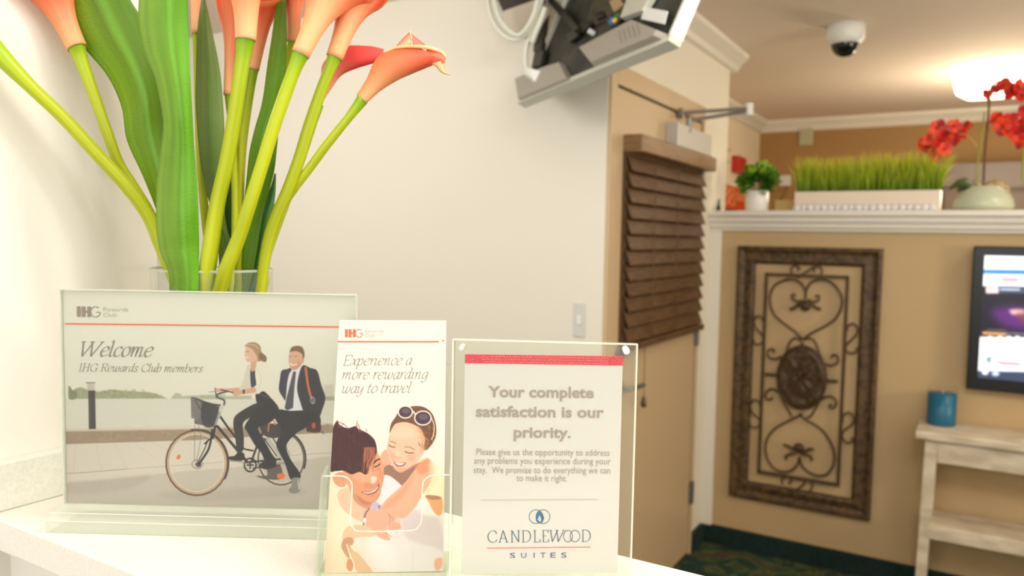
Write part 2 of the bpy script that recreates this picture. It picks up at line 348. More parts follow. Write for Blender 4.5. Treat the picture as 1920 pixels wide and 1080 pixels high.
# ------------------------------------------------------------------ setting
H = 2.40
def struct(name, mb, m, **k):
    o = mb.build(name, m, **k); o['kind'] = 'structure'; return o
struct('floor', MB().box((-4.6, -1.6, -.1), (3, 6.5, 0)), mf)
struct('ceiling', MB().box((-4.6, -1.6, H), (3, 6.5, H+.1)), M_ceil)
struct('wall_left', MB().box((-1.09, -1.6, 0), (-.888, .605, H)), M_cream)
struct('wall_back', MB().box((-4.6, 2.44, 0), (-1.1, 2.6, H)).box((-1.5, 2.6, 0), (-1.1, 3.9, H)), mat('warm_cream_paint', (236, 229, 212), .6, bump=.15, bump_scale=120))
struct('wall_far_left', MB().box((-1.65, 3.9, 0), (-1.5, 6.4, H)), mat('pale_cream_paint', (232, 216, 188), .6))
struct('wall_far', MB().box((-1.65, 6.22, 0), (3, 6.4, H)), M_goldwall)
struct('wall_left_rear', MB().box((-4.6, -1.6, 0), (-4.5, 2.44, H)), M_cream)
struct('wall_right', MB().box((2.85, -1.6, 0), (3, 6.5, H)), M_cream)
struct('wall_half', MB().box((-1.1, 3.68, 0), (1.9, 3.86, 1.53)), M_tanwall)
# ledge on the half wall with stepped moulding
led = MB(); led.box((-1.1, 3.60, 1.588), (1.95, 3.94, 1.612)).box((-1.1, 3.625, 1.560), (1.95, 3.915, 1.588)).box((-1.1, 3.645, 1.535), (1.95, 3.895, 1.560)).box((-1.1, 3.662, 1.520), (1.95, 3.88, 1.535))
struct('trim_1', led, M_trim, bevel=.004)
struct('trim_2', MB().box((-1.1, 3.655, .09), (-1.045, 3.679, 1.52)), M_trim, bevel=.004)
def crown(name, pts, m=M_trim):
    """crown moulding along a wall: pts = list of (x, y), outward normals implied by side"""
    mb = MB()
    for (x0, y0, nx, ny), (x1, y1, _, _) in zip(pts[:-1], pts[1:]):
        prof = [(0, 0), (.075, 0), (.07, -.018), (.03, -.055), (.018, -.075), (0, -.085)]
        lo = [(x0+nx*a, y0+ny*a, H+z) for a, z in prof]; hi = [(x1+nx*a, y1+ny*a, H+z) for a, z in prof]; mb.hexa(lo, hi)
    return struct(name, mb, m)
crown('trim_3', [(-1.1, 2.37, 1, 0), (-1.1, 3.975, 1, 0)])
crown('trim_4', [(-1.5, 3.9, 1, 0), (-1.5, 6.22, 1, 0)])
crown('trim_5', [(-1.5, 6.22, 0, -1), (3, 6.22, 0, -1)])
struct('baseboard_front', MB().box((-1.1, 3.655, 0), (1.9, 3.68, .092)), M_teal, bevel=.006)
struct('baseboard_left', MB().box((-1.1, 3.50, 0), (-1.078, 3.66, .092)), M_teal, bevel=.006)

# door: frame, leaf, hinges, lever
door = bpy.data.objects.new('door_1', None); COL.objects.link(door); door['kind'] = 'structure'
DX = -1.1
fr = MB().box((DX-.01, 2.445, 0), (DX+.012, 2.50, 2.075)).box((DX-.01, 3.47, 0), (DX+.012, 3.495, 2.075)).box((DX-.01, 2.50, 2.005), (DX+.012, 3.47, 2.075))
fr.build('door_frame', M_doortan, door, bevel=.003)
MB().box((DX-.02, 2.508, .012), (DX+.003, 3.462, 1.997)).build('door_leaf', M_doortan, door, bevel=.002)
MB().box((DX-.02, 2.501, .0), (DX+.0015, 3.469, 2.004)).build('door_gap', mat('shadow_gap', (70, 52, 36), .8), door)
for z_ in (.30, 1.04, 1.80):
    h = MB().box((DX+.0, 3.452, z_-.05), (DX+.014, 3.482, z_+.05)); h.tube([(DX+.018, 3.467, z_-.052), (DX+.018, 3.467, z_+.052)], .007, 8); h.build('hinge', M_steel, door)
lv = MB(); lv.tube([(DX+.0, 2.575, .93), (DX+.014, 2.575, .93)], .032, 20)
lv.tube([(DX+.01, 2.575, .93), (DX+.05, 2.575, .93), (DX+.058, 2.60, .932), (DX+.058, 2.70, .930)], .009, 8); lv.build('lever_handle', M_steel, door, smooth=False)
MB().tube([(DX, 2.575, 1.06), (DX+.02, 2.575, 1.06)], .026, 20).build('deadbolt', M_steel, door)

# door closer (on the leaf, arm reaching into the room)
cl = thing('door_closer', 'grey box door closer with twin steel arms above the brown blind', 'door closer', (DX+.03, 3.15, 1.88))
pA = on(1270, 222, 0, DX+.065); 
y0c = on(1247, 250, 0, DX+.003)[1]; zt = on(1270, 226, 0, DX+.065)[2]; zb = on(1270, 272, 0, DX+.065)[2]
MB().box((DX+.003, y0c, zb), (DX+.06, 3.44, zt)).build('body', mat('closer_grey', (196, 192, 186), .35, metal=.2), cl, bevel=.004)
el = on(1404, 203, 2, 2.04); s1 = on(1277, 212, 0, DX+.02); s2 = on(1292, 226, 0, DX+.055)
MB().tube([s1, el], .008, 8).build('arm', M_steel, cl); MB().tube([s2, el+A3((0, 0, -.012))], .008, 8).build('arm', M_steel, cl)
MB().tube([s1-A3((.01, 0, 0)), s1+A3((.01, 0, 0))], .022, 12).build('bracket', M_steel, cl)
MB().tube([s2-A3((0, 0, .05)), s2+A3((0, 0, .01))], .012, 12).build('spindle', M_steel, cl)
MB().tube([el-A3((0, 0, .03)), el+A3((0, 0, .02))], .018, 12).build('elbow_cap', M_white, cl)

# blind on the door
bl = thing('window_blind', 'dark brown slatted wooden blind hanging closed on the tan door', 'blind', (DX+.03, 3.1, 1.07))
yv0 = on(1178, 262, 0, DX+.003)[1]; yv1 = 3.475
zt = on(1172, 245, 0, DX)[2]; 
vtop = 1.93; vbot = 1.868
v0 = on(1205, 250, 0, DX+.075); vt = v0[2]; vb = on(1204, 283, 0, DX+.075)[2]; yL = v0[1]
MB().box((DX+.002, yL, vb), (DX+.075, yv1, vt)).build('valance', mat('valance_wood', (152, 118, 80), .4, rgb2=(128, 96, 62), noise_scale=14, stretch=(1, 1, 10)), bl, bevel=.004)
zbot = on(1175, 643, 0, DX+.03)[2]; ns = 12; pitch = (vb-.012-zbot)/ns
ys0, ys1 = yL+.012, yv1-.02
slat = None
for i in range(ns):
    z1 = vb-.006-pitch*i; z0 = z1-pitch*1.12
    lo = [(DX+.012, ys0, z1), (DX+.016, ys0, z1+.001), (DX+.040, ys0, z0+.003), (DX+.036, ys0, z0)]
    hi = [(x, ys1, z) for x, _, z in lo]
    MB().hexa(lo, hi).build('slat', M_brown, bl)
MB().box((DX+.014, ys0, zbot-.03), (DX+.05, ys1, zbot-.004)).build('bottom_rail', M_brown, bl, bevel=.003)
MB().box((DX+.002, yL+.0, zbot-.02), (DX+.012, yL+.012, vb)).build('side_shadow_strip', M_brown, bl)
for t in (.25, .55):
    y = ys0+(ys1-ys0)*t; MB().tube([(DX+.042, y, vb), (DX+.044, y, zbot-.02)], .0016, 5).build('ladder_cord', M_brown, bl)
cp = on(1209, 640, 0, DX+.05)
cq = on(1207, 742, 0, DX+.05); MB().tube([cp, cq], .0014, 5).build('pull_cord', M_brown, bl)
MB().lathe((cq[0], cq[1], cq[2]-.045), [(.004, 0), (.011, .004), (.012, .018), (.006, .04), (.002, .046)], 10).build('tassel', M_brown, bl, smooth=True)

# light switch plate on the back wall
q = on(1087, 600, 1, 2.44)
sw = thing('switch_plate', 'narrow white switch plate on the cream wall above the taupe lettering', 'switch', (q[0], 2.44, q[2]-.06))
MB().box((q[0]-.022, 2.434, q[2]-.06), (q[0]+.022, 2.44, q[2]+.06)).build('plate', mat('plate_white', (214, 210, 204), .4), sw, bevel=.002)
MB().box((q[0]-.008, 2.428, q[2]-.016), (q[0]+.008, 2.434, q[2]+.016)).build('toggle', M_white, sw, bevel=.002)

# reception counter
ct = thing('reception_counter', 'white stone reception counter ledge the leaflets and vase stand on', 'counter', (-.2, .52, 0))
MB().box((-.888, .398, 1.135), (.7, .672, 1.17)).build('countertop', M_counter, ct, bevel=.003, seg=3)
MB().box((-.888, .425, 0), (.68, .60, 1.135)).build('base_wall', M_cream, ct)
MB().box((-.888, .40, 1.17), (-.872, .604, 1.222)).build('backsplash', mat('backsplash_stone', (226, 226, 216), .3, rgb2=(218, 218, 206), noise_scale=300), ct, bevel=.002)

# ------------------------------------------------------------------ glass vase
VC = at(399, 503, .913); VX, VY, VR = VC[0], VC[1], .068; VZ1 = VC[2]; VZ0 = 1.17
M_glass = clear('vase_glass', (252, 253, 251), body=.07, body_rgb=(240, 244, 236), ior=1.1)
M_rim = clear('glass_rim', (225, 232, 220), body=.5, body_rgb=(214, 220, 206), ior=1.2)
vs_ = thing('glass_vase', 'clear glass cylinder vase holding the calla lilies', 'vase', (VX, VY, VZ0))
MB().lathe((VX, VY, VZ0), [(.001, .006), (VR-.006, .006), (VR, .02), (VR, VZ1-VZ0)], 64, cap=False).build('glass_wall', M_glass, vs_, smooth=True)
MB().lathe((VX, VY, VZ0), [(VR-.0022, VZ1-VZ0-.001), (VR-.001, VZ1-VZ0+.0006), (VR+.0006, VZ1-VZ0-.0006), (VR, VZ1-VZ0-.0025)], 64, cap=False).build('rim', M_rim, vs_, smooth=True)
MB().lathe((VX, VY, VZ0), [(.001, 0), (VR-.004, 0), (VR-.001, .006), (.001, .009)], 48, cap=False).build('vase_base', M_rim, vs_, smooth=True)

# ------------------------------------------------------------------ calla lilies
M_stem = mat('calla_stem', attr='Col', rough=.4, sub=.15)
M_spathe = mat('calla_spathe', attr='Col', rough=.55, sub=.08)
M_leaf = mat('calla_leaf', attr='Col', rough=.4, spec=.35, bump=.35, bump_scale=500)
def vase_tail(p_top, k):
    """continue a stem from the vase mouth down to the vase floor"""
    a = 2.4 * k + .5
    return [A3((VX + .5*(p_top[0]-VX)*.2 + .012*math.cos(a), VY + .012*math.sin(a), VZ1-.11)), A3((VX - (p_top[0]-VX)*.5 + .01*math.cos(a), VY - (p_top[1]-VY)*.4, VZ0+.02))]
def make_stem(pts, parent, k, hollow=True):
    """pts: (px, py, width px, depth m) from flower to vase mouth"""
    P = [at(x, y, d) for x, y, w_, d in pts]; R_ = [w_/2/F*d for x, y, w_, d in pts]
    if hollow:
        tg = P[-1]-P[-2]; tg = tg/np.linalg.norm(tg); e1 = P[-1]+tg*.045
        rv = e1[:2]-A3((VX, VY)); rl = np.linalg.norm(rv)
        if rl > VR-.014: e1[:2] = A3((VX, VY))+rv/rl*(VR-.014)
        P += [e1]+vase_tail(P[-1], k)[1:]; R_ += [R_[-1]*.97, R_[-1]*.9]
    Q = spline(np.hstack([np.array(P), np.array(R_)[:, None]]), 6)
    mb = MB().tube(Q[:, :3], Q[:, 3], 14); o = mb.build('stem', M_stem, parent, smooth=True)
    n = len(Q); t = np.repeat(np.linspace(0, 1, n), 14); g = np.exp(-t*9)[:, None]; th = np.tile(np.arange(14), n)
    base = lin((172, 182, 12)); top = lin((112, 176, 14)); c = top*g + base*(1-g)
    c = c * (1 + .12*np.sin(th*2.1+k)[:, None]*np.array([1, .6, .3])) + lin((186, 176, 40))*.18*np.clip(np.sin(t*7+k), 0, 1)[:, None]
    setcol(o, np.clip(c, 0, 1)); return P
def make_spathe(base, axis, up, L, r0, parent, flare=1.0, tip=1.0, open_=.0, hue=0, curl=.2):
    """a calla bloom: funnel round `axis`; `up` is the side of the long pointed tip"""
    ax = A3(axis)/np.linalg.norm(axis); up = A3(up) - ax*(A3(up) @ ax); up /= np.linalg.norm(up); sd = np.cross(ax, up)
    nu, nv = 26, 40; vs = []; cols = []
    pale = lin((244, 184, 130)); cor = lin((232, 78, 48)); edge = lin((246, 160, 92)); base_c = lin((238, 168, 116))
    for i in range(nu):
        u = i/(nu-1)
        for j in range(nv):
            # the spathe wraps a little more than once round: an overlap seam at the back
            th = (j/(nv-1)-.5)*2*math.pi*1.06
            lo = max(0.0, math.cos(th/2))            # 1 at the tip side, 0 at the seam
            Lth = L*(.62 + .48*tip*lo**5 + .06*math.cos(th))
            z = u*Lth
            r = r0*(1 + .55*u + 1.6*flare*u**2.6)*(1-.25*tip*(lo**10)*u**3)
            out = flare*L*.36*(u**4)*(.5+.7*lo**2)
            rr = r + out*.55
            p = A3(base) + ax*(z - out*curl*.7*(1-lo)) + up*math.cos(th)*rr + sd*math.sin(th)*rr*(1-.28*u*lo)
            if lo > .93: p = p - ax*curl*L*.25*((lo-.93)/.07)**2*u**6 
            vs.append(p)
            f = min(1, max(0, (u-.12)*1.25)); c = base_c*(1-f)+cor*f
            st = .5+.5*math.sin(j*1.9+hue*3+u*2); c = c*(1-.22*st*(1-f*.4)) + pale*.22*st*(1-f*.4)
            if hue: c = c*(1-hue*(1-f)*.7) + (pale if hue > 0 else cor)*abs(hue)*(1-f)*.7 if hue > 0 else c*(1+hue*.0) 
            if u > .955: c = c*.4+edge*.6
            cols.append(c)
    mb = MB().add(vs, [(i*nv+j, i*nv+j+1, (i+1)*nv+j+1, (i+1)*nv+j) for i in range(nu-1) for j in range(nv-1)])
    o = mb.build('spathe', M_spathe, parent, smooth=True, solid=.0009); setcol(o, np.clip(np.array(cols), 0, 1))
    MB().tube([A3(base)+ax*L*t for t in (.1, .3, .5, .62)], [r0*.35, r0*.36, r0*.3, r0*.12], 8).build('spadix', mat('spadix_yellow', (236, 190, 60), .7), parent, smooth=True)
    return o
# stems: flower end first.  (px, py, width, depth)
callas = [
 ('calla lily with thick stem bending to the far left edge of the photo', [(-34,62,36,.775),(8,112,33,.785),(60,165,25,.80),(120,222,24,.82),(180,287,24,.84),(240,352,25,.86),(278,405,24,.875),(299,455,24,.885),(318,505,22,.89)], (-.62,-1), 92, dict(flare=1)),
 ('coral calla lily left of the broadest green leaf', [(142,84,33,.845),(152,112,25,.85),(175,175,21,.855),(200,245,20,.86),(222,305,20,.87),(250,350,20,.88),(285,410,20,.89),(322,505,18,.905)], (-.42,-.9), 100, dict(flare=1)),
 ('slender calla lily rising between the front leaf and the grey-green leaf', [(369,58,17,.86),(370,110,14,.865),(372,200,14,.87),(376,300,15,.88),(384,400,15,.89),(396,505,14,.90)], (-.02,-1), 88, dict(flare=.8, hue=.5)),
 ('peach calla lily on the thickest yellow-green stem in the centre', [(461,68,35,.80),(456,105,28,.805),(448,160,26,.81),(436,240,26,.82),(424,310,27,.83),(408,380,28,.84),(397,450,30,.848),(389,505,30,.855),(384,545,28,.86)], (.06,-1), 100, dict(flare=1, hue=.6)),
 ('small coral calla lily peeping out just left of the thickest stem', [(428,172,15,.86),(430,200,12,.865),(436,260,12,.87),(440,340,12,.875),(440,440,12,.88),(434,505,12,.885)], (.03,-1), 98, dict(flare=.5)),
 ('salmon calla lily behind and right of the thickest stem', [(476,124,20,.87),(470,160,17,.875),(460,225,17,.88),(452,290,18,.885),(448,380,18,.89),(447,450,18,.895),(446,505,18,.90)], (.22,-1), 98, dict(flare=.8)),
 ('pale peach calla lily leaning right with its rim folded open', [(566,96,32,.82),(552,130,25,.822),(530,190,24,.825),(508,255,24,.83),(488,320,24,.835),(466,390,25,.84),(446,450,26,.848),(424,505,27,.853),(412,545,26,.86)], (.42,-.92), 98, dict(flare=1.1, hue=.9)),
 ('orange calla lily rising half hidden behind the narrow upright leaf', [(549,72,20,.88),(544,95,15,.885),(530,150,14,.89),(510,240,14,.90),(490,340,14,.91),(470,505,14,.925)], (.1,-1), 92, dict(flare=.9)),
 ('salmon-red calla lily curving right above the side-facing bloom', [(629,102,29,.85),(618,130,22,.853),(602,170,21,.857),(580,235,22,.862),(560,300,22,.868),(538,360,22,.873),(518,405,22,.878),(503,450,21,.883),(493,505,19,.888),(488,545,18,.893)], (.34,-.94), 100, dict(flare=.8)),
 ('red calla lily hidden mostly behind the side-facing bloom', [(600,196,14,.905),(590,225,13,.905),(572,280,13,.905),(552,340,13,.908),(530,400,13,.91),(505,470,13,.912),(498,505,12,.915)], (.3,-.95), 60, dict(flare=.6)),
 ('open calla lily seen side-on at the far right of the bouquet', [(680,186,23,.865),(668,202,19,.866),(650,225,16,.867),(612,272,17,.87),(578,318,17,.875),(552,352,17,.88),(530,388,16,.89),(508,440,16,.897),(496,505,15,.90)], (.62,-.8), 150, None),
]
M_gr = 'calla lilies in the glass vase'
for k, (lab, pts, dr, Lpx, kw) in enumerate(callas):
    t = thing('calla_lily', lab, 'flower', (VX+.004*math.cos(k), VY+.004*math.sin(k), VZ0+.02), M_gr)
    P = make_stem(pts, t, k)
    x, y, w_, d = pts[0]; s_ = d/F
    axv = RT*dr[0]-UP*dr[1]
    if kw is not None:
        tl = {0: (-1, .3), 1: (-1, 0), 6: (.9, .1), 8: (1, .2)}.get(k, (.5 if k % 2 else -.5, 0))
        kw2 = dict(kw); kw2.setdefault('hue', 0)
        L = (.125 if k not in (9,) else .09) * (1.1 if k in (3, 6) else 1)
        make_spathe(P[0]-axv/np.linalg.norm(axv)*.004, axv + FW*.05*(-1)**k, RT*tl[0]*.6+UP*tl[1] - FW*.8*(-1)**(k), L, w_/2*s_*1.02, t, **kw2)

# the side-on bloom: lofted from its own outline, a trumpet bending over to the right with a dangling tip
def side_bloom(parent):
    d0 = .865
    # pairs (lower outline, upper outline) in photo px from the base to the mouth
    lo = [(687,193),(712,171),(742,152),(775,137),(806,124),(828,113)]
    hi = [(669,178),(688,148),(700,120),(716,101),(745,89),(780,86)]
    nu, nv = 30, 28; lo = spline(lo, 6); hi = spline(hi, 6); vs = []; cols = []
    cor = lin((222, 72, 42)); pale = lin((240, 176, 120)); edge = lin((252, 196, 130))
    n = len(lo)
    for i in range(n):
        u = i/(n-1); a = lo[i]; bq = hi[i]; c = (a+bq)/2; h = (bq-a)/2; rad = np.linalg.norm(h)
        for j in range(nv):
            th = 2*math.pi*j/nv; co = math.cos(th); si = math.sin(th)
            p2 = c + h*co; dep = d0 + si*rad*.9*d0/F*(1-.15*u)
            vs.append(at(p2[0], p2[1], dep))
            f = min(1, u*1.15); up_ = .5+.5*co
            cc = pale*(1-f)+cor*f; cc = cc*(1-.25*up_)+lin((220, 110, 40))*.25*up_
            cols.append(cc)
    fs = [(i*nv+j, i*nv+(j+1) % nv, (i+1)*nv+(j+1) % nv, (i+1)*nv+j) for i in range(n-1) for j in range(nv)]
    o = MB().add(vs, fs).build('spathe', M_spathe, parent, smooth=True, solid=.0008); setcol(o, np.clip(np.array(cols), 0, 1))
    # rolled lip and curling tip
    lip = spline([(722,99,.861),(742,90,.856),(770,87,.853),(800,89,.853),(826,97,.857),(834,107,.861),(832,113,.865),(824,117,.866)], 6)
    MB().tube([at(*p) for p in lip], [.0011+.001*math.sin(math.pi*i/(len(lip)-1)) for i in range(len(lip))], 8).build('lip', mat('lip_peach', (250, 196, 136), .5), parent, smooth=True)
    def sheet(A, B, name, c1, c2):
        A = spline(A, 5); B = spline(B, 5); v = []; cc = []
        for p, q_ in zip(A, B):
            for j in range(6):
                t = j/5; m = p*(1-t)+q_*t; v.append(at(m[0], m[1], m[2]-.003*math.sin(math.pi*t))); cc.append(lin(c1)*(1-t)+lin(c2)*t)
        o = MB().add(v, [(i*6+j, i*6+j+1, (i+1)*6+j+1, (i+1)*6+j) for i in range(len(A)-1) for j in range(5)]).build(name, M_spathe, parent, smooth=True, solid=.0007); setcol(o, cc)
    sheet([(740,91,.857),(752,76,.862),(768,60,.868)], [(742,92,.857),(762,86,.858),(771,84,.86)], 'back_petal', (232,120,96), (244,160,124))
    sheet([(768,60,.868),(782,72,.866),(798,84,.862)], [(771,84,.86),(780,86,.859),(796,88,.858)], 'back_petal', (222,96,84), (236,120,96))
    MB().tube([at(769,58,.865), at(771,70,.862), at(772,85,.858)], .0007, 6).build('petal_edge', mat('lip_peach', (250, 196, 136)), parent)
    # right end of the trumpet mouth folding down into the thin tip
    sheet([(800,90,.856),(822,97,.857),(835,108,.858),(833,118,.858)], [(796,128,.858),(810,122,.858),(822,116,.858),(826,118,.858)], 'front_fold', (236,104,72), (222,74,54))
    sheet([(833,112,.858),(832,124,.857),(835,134,.857),(846,141,.857)], [(808,120,.858),(818,125,.858),(828,136,.857),(845,141,.857)], 'tip', (240,150,96), (250,196,140))
side_bloom(t)
# the red trumpet behind it (part of the previous lily)
prev = [o for o in COL.objects if o.name.startswith('calla_lily') and o.get('label', '').startswith('red calla')][0]
def red_trumpet(parent):
    lo = spline([(606,190),(622,166),(640,142),(670,128),(700,119),(716,112)], 6); hi = spline([(598,180),(602,150),(606,118),(640,88),(690,86),(720,92)], 6); vs = []; cols = []; n = len(lo); nv = 20
    for i in range(n):
        u = i/(n-1); c = (lo[i]+hi[i])/2; h = (hi[i]-lo[i])/2; rad = np.linalg.norm(h)
        for j in range(nv):
            th = 2*math.pi*j/nv; vs.append(at(*(c+h*math.cos(th)), .90+math.sin(th)*rad*.6*.9/F)); f = min(1, u*1.6)
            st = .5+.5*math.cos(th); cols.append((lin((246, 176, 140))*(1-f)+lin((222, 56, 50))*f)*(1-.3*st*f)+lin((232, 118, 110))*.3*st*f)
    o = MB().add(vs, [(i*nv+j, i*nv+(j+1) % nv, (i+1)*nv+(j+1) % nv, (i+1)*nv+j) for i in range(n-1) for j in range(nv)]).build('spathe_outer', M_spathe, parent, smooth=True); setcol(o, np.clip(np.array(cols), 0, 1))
for o in list(prev.children):
    if o.name.startswith(('spathe', 'spadix')): bpy.data.objects.remove(o)
red_trumpet(prev)

# ------------------------------------------------------------------ long leaves
def leaf(label, L, Rr, dep, c1, c2, rib=.5, cup=.004, seed=0, bend=None):
    """L, Rr: left and right outline in photo px (tip first, vase end last); dep: depth along it"""
    t = thing('calla_leaf', label, 'leaf', (VX, VY, VZ0+.03), 'long green leaves in the vase')
    L = spline(L, 7); Rr = spline(Rr, 7); n = min(len(L), len(Rr)); m = 21
    Ls = L[np.linspace(0, len(L)-1, n).astype(int)]; Rs = Rr[np.linspace(0, len(Rr)-1, n).astype(int)]
    D = np.interp(np.linspace(0, 1, n), np.linspace(0, 1, len(dep)), dep); vs = []; cols = []
    rs = np.random.default_rng(seed); vein = rs.uniform(-1, 1, m)
    for i in range(n):
        for j in range(m):
            s_ = j/(m-1); p = Ls[i]*(1-s_)+Rs[i]*s_
            x = (s_-rib)/max(rib, 1-rib); dd = D[i] - cup*(1-abs(x))*1.4 + (.0018 if abs(x) < .07 else 0) + .0022*math.sin(i*.25+seed+s_*3)
            vs.append(at(p[0], p[1], dd))
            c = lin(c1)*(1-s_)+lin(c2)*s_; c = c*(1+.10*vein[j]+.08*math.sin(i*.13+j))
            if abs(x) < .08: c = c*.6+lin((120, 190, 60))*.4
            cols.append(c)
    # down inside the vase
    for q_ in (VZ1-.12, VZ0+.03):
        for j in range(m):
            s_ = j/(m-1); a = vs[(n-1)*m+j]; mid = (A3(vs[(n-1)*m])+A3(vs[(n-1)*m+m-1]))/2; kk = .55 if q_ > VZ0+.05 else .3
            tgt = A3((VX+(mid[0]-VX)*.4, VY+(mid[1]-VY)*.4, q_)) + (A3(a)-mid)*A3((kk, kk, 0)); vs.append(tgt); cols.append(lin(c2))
    n += 2
    o = MB().add(vs, [(i*m+j, i*m+j+1, (i+1)*m+j+1, (i+1)*m+j) for i in range(n-1) for j in range(m-1)]).build('blade', M_leaf, t, smooth=True, solid=.0007); setcol(o, np.clip(np.array(cols), 0, 1))
    return t
leaf('broadest green leaf, leaning left with a raised midrib', [(60,-110),(105,-30),(122,10),(150,78),(200,140),(228,200),(238,262),(268,330),(292,390),(305,440),(320,505),(328,545)],
     [(120,-130),(215,-60),(245,0),(268,40),(286,100),(303,165),(310,230),(318,300),(330,370),(338,440),(342,505),(346,545)], [.84,.85,.86,.87,.885,.895,.90], (112,148,20), (84,124,10), .56, .006, 1)
leaf('front bright green leaf with glossy patches standing upright in the centre', [(266,-90),(262,-30),(260,40),(270,95),(290,145),(303,205),(306,240),(300,290),(294,345),(293,420),(300,470),(316,510),(318,545)],
     [(340,-90),(350,-30),(353,40),(356,120),(360,200),(364,270),(369,330),(372,390),(373,440),(373,505),(372,545)], [.79,.795,.80,.815,.83,.845,.85], (112,146,44), (92,156,10), .62, .006, 2)
leaf('grey-green narrow pointed leaf right of the slender stem', [(380,-14),(372,40),(369,100),(367,180),(370,240),(376,300),(385,350),(398,400),(408,450),(412,505)],
     [(382,-14),(398,60),(412,130),(420,220),(420,300),(420,360),(424,420),(440,470),(446,505)], [.845,.85,.855,.87,.885,.90], (92,116,44), (112,134,66), .5, .004, 3)
leaf('narrow upright leaf crossing in front of the orange blooms', [(517,-60),(519,-10),(511,60),(502,120),(492,190),(478,240),(468,285),(462,340),(456,400),(450,505)],
     [(534,-60),(536,-10),(538,60),(536,120),(532,170),(524,230),(518,290),(512,330),(494,400),(476,505)], [.85,.855,.86,.87,.885,.90], (98,138,20), (86,126,16), .4, .004, 4)
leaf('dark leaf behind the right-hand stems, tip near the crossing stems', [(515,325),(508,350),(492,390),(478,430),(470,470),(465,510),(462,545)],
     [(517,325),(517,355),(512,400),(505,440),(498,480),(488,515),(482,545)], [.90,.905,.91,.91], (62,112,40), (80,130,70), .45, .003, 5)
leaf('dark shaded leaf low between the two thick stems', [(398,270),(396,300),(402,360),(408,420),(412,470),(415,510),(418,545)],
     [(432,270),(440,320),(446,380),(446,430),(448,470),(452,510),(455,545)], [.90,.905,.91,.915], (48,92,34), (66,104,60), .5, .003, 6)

# ------------------------------------------------------------------ acrylics
M_acr = clear('clear_acrylic', (254, 255, 253), body=.012, body_rgb=(240, 244, 236), ior=1.15)
M_edge = clear('acrylic_edge', (236, 242, 228), body=.6, body_rgb=(240, 240, 216), ior=1.3)
M_base = clear('acrylic_base', (248, 252, 245), body=.28, body_rgb=(250, 252, 246), ior=1.2, rough=.04)
M_baseg = clear('acrylic_base_green', (170, 190, 160), body=.5, body_rgb=(150, 172, 140), ior=1.5, rough=.04)

def frame_of(BL, BR, TL):
    ex = BR-BL; wd = np.linalg.norm(ex); ex = ex/wd; ey = TL-BL; ey = ey - ex*(ey@ex); ht = np.linalg.norm(ey); ey = ey/ht
    n = np.cross(ex, ey)   # toward the viewer
    return ex, ey, n, wd, ht
def slab(mb, O, ex, ey, n, x0, x1, y0, y1, z0, z1, mi=0):
    c = lambda x, y, z: O + ex*x + ey*y + n*z
    return mb.hexa([c(x0,y0,z0), c(x1,y0,z0), c(x1,y1,z0), c(x0,y1,z0)], [c(x0,y0,z1), c(x1,y0,z1), c(x1,y1,z1), c(x0,y1,z1)], mi)

# ---- welcome sign in a T-shaped stand
wz = 1.188
BL = on(126, 943, 2, wz); BR = on(664, 957, 2, wz)
dTL = proj(BL)[2]; TLp = Plane(BL, np.cross(BR-BL, (0, 0, 1))).W(121, 543)
EX, EY, EN, WW, WH = frame_of(BL, BR, BL + A3((0, 0, 1))); WH = TLp[2]-wz
ws = thing('welcome_sign', 'landscape acrylic sign printed with two people on a bicycle, left of the brochure', 'sign', (BL+BR)/2*A3((1, 1, 0))+A3((0, 0, 1.17)))
slab(MB(), BL, EX, EY, EN, -.001, WW+.001, 0, WH, .0012, .0032).build('front_sheet', M_acr, ws)
ed = MB(); slab(ed, BL, EX, EY, EN, -.0015, WW+.0015, WH-.0002, WH+.001, -.003, .0035); slab(ed, BL, EX, EY, EN, -.0018, -.0008, 0, WH, -.003, .0035); slab(ed, BL, EX, EY, EN, WW+.0008, WW+.0018, 0, WH, -.003, .0035)
ed.build('sheet_edge', clear('dull_edge', (242, 245, 238), body=.5, body_rgb=(230, 232, 222), ior=1.1), ws)
slab(MB(), BL, EX, EY, EN, 0, WW, 0, WH-.001, -.003, -.0005).build('back_sheet', M_paper, ws)
cv = Canvas(110, 530, 690, 980, 1.3, (226, 223, 211))
def T5(P): return [(380+x/3.177, 620+y/3.177) for x, y in P]
def T6(P): return [(60+x/2.842, 700+y/2.842) for x, y in P]
def T4(P): return [(340+x/4.5, 700+y/4.5) for x, y in P]
# sky, far shore, water, quay, paving, road
yy, xx = np.mgrid[0:cv.h, 0:cv.w]; t_ = np.clip((yy/cv.k+530-620)/120, 0, 1)[..., None]
cv.a = cv.a*(1-t_)+np.array((222, 217, 205.))*t_
cv.poly([(120,748),(690,745),(690,960),(120,960)], (212, 208, 198), smooth=False)
cv.poly(T6([(196,66),(215,92),(240,78),(262,74),(300,88),(350,98),(400,90),(440,86),(480,92),(520,94),(570,98),(620,100),(660,108),(700,124),(720,134),(196,136)]), (158, 160, 130), smooth=False, soft=1.5)
for i in range(150):
    x = rng.uniform(205, 690); y = 132-rng.uniform(0, 1)*min(44, (720-x)*.3+6); cv.ell(T6([(x, y)])[0], rng.uniform(1, 3), rng.uniform(.8, 2), [(132,138,106),(176,174,146),(146,146,120)][i % 3], .5)
cv.poly(T6([(196,66),(216,90),(240,100),(232,136),(196,134)]), (110, 114, 92), .6)
cv.poly(T6([(740,136),(745,126),(765,104),(790,108),(800,122),(860,118),(940,114),(1030,112),(1030,136)]), (178, 178, 158), smooth=False, soft=1.5)
cv.poly(T5([(-10,385),(100,392),(290,385),(292,408),(-10,408)]), (166, 168, 148), .8, False, 1.5)
cv.poly(T5([(715,388),(760,382),(785,388),(785,416),(730,416)]), (156, 158, 140), .9, False, 1.5)
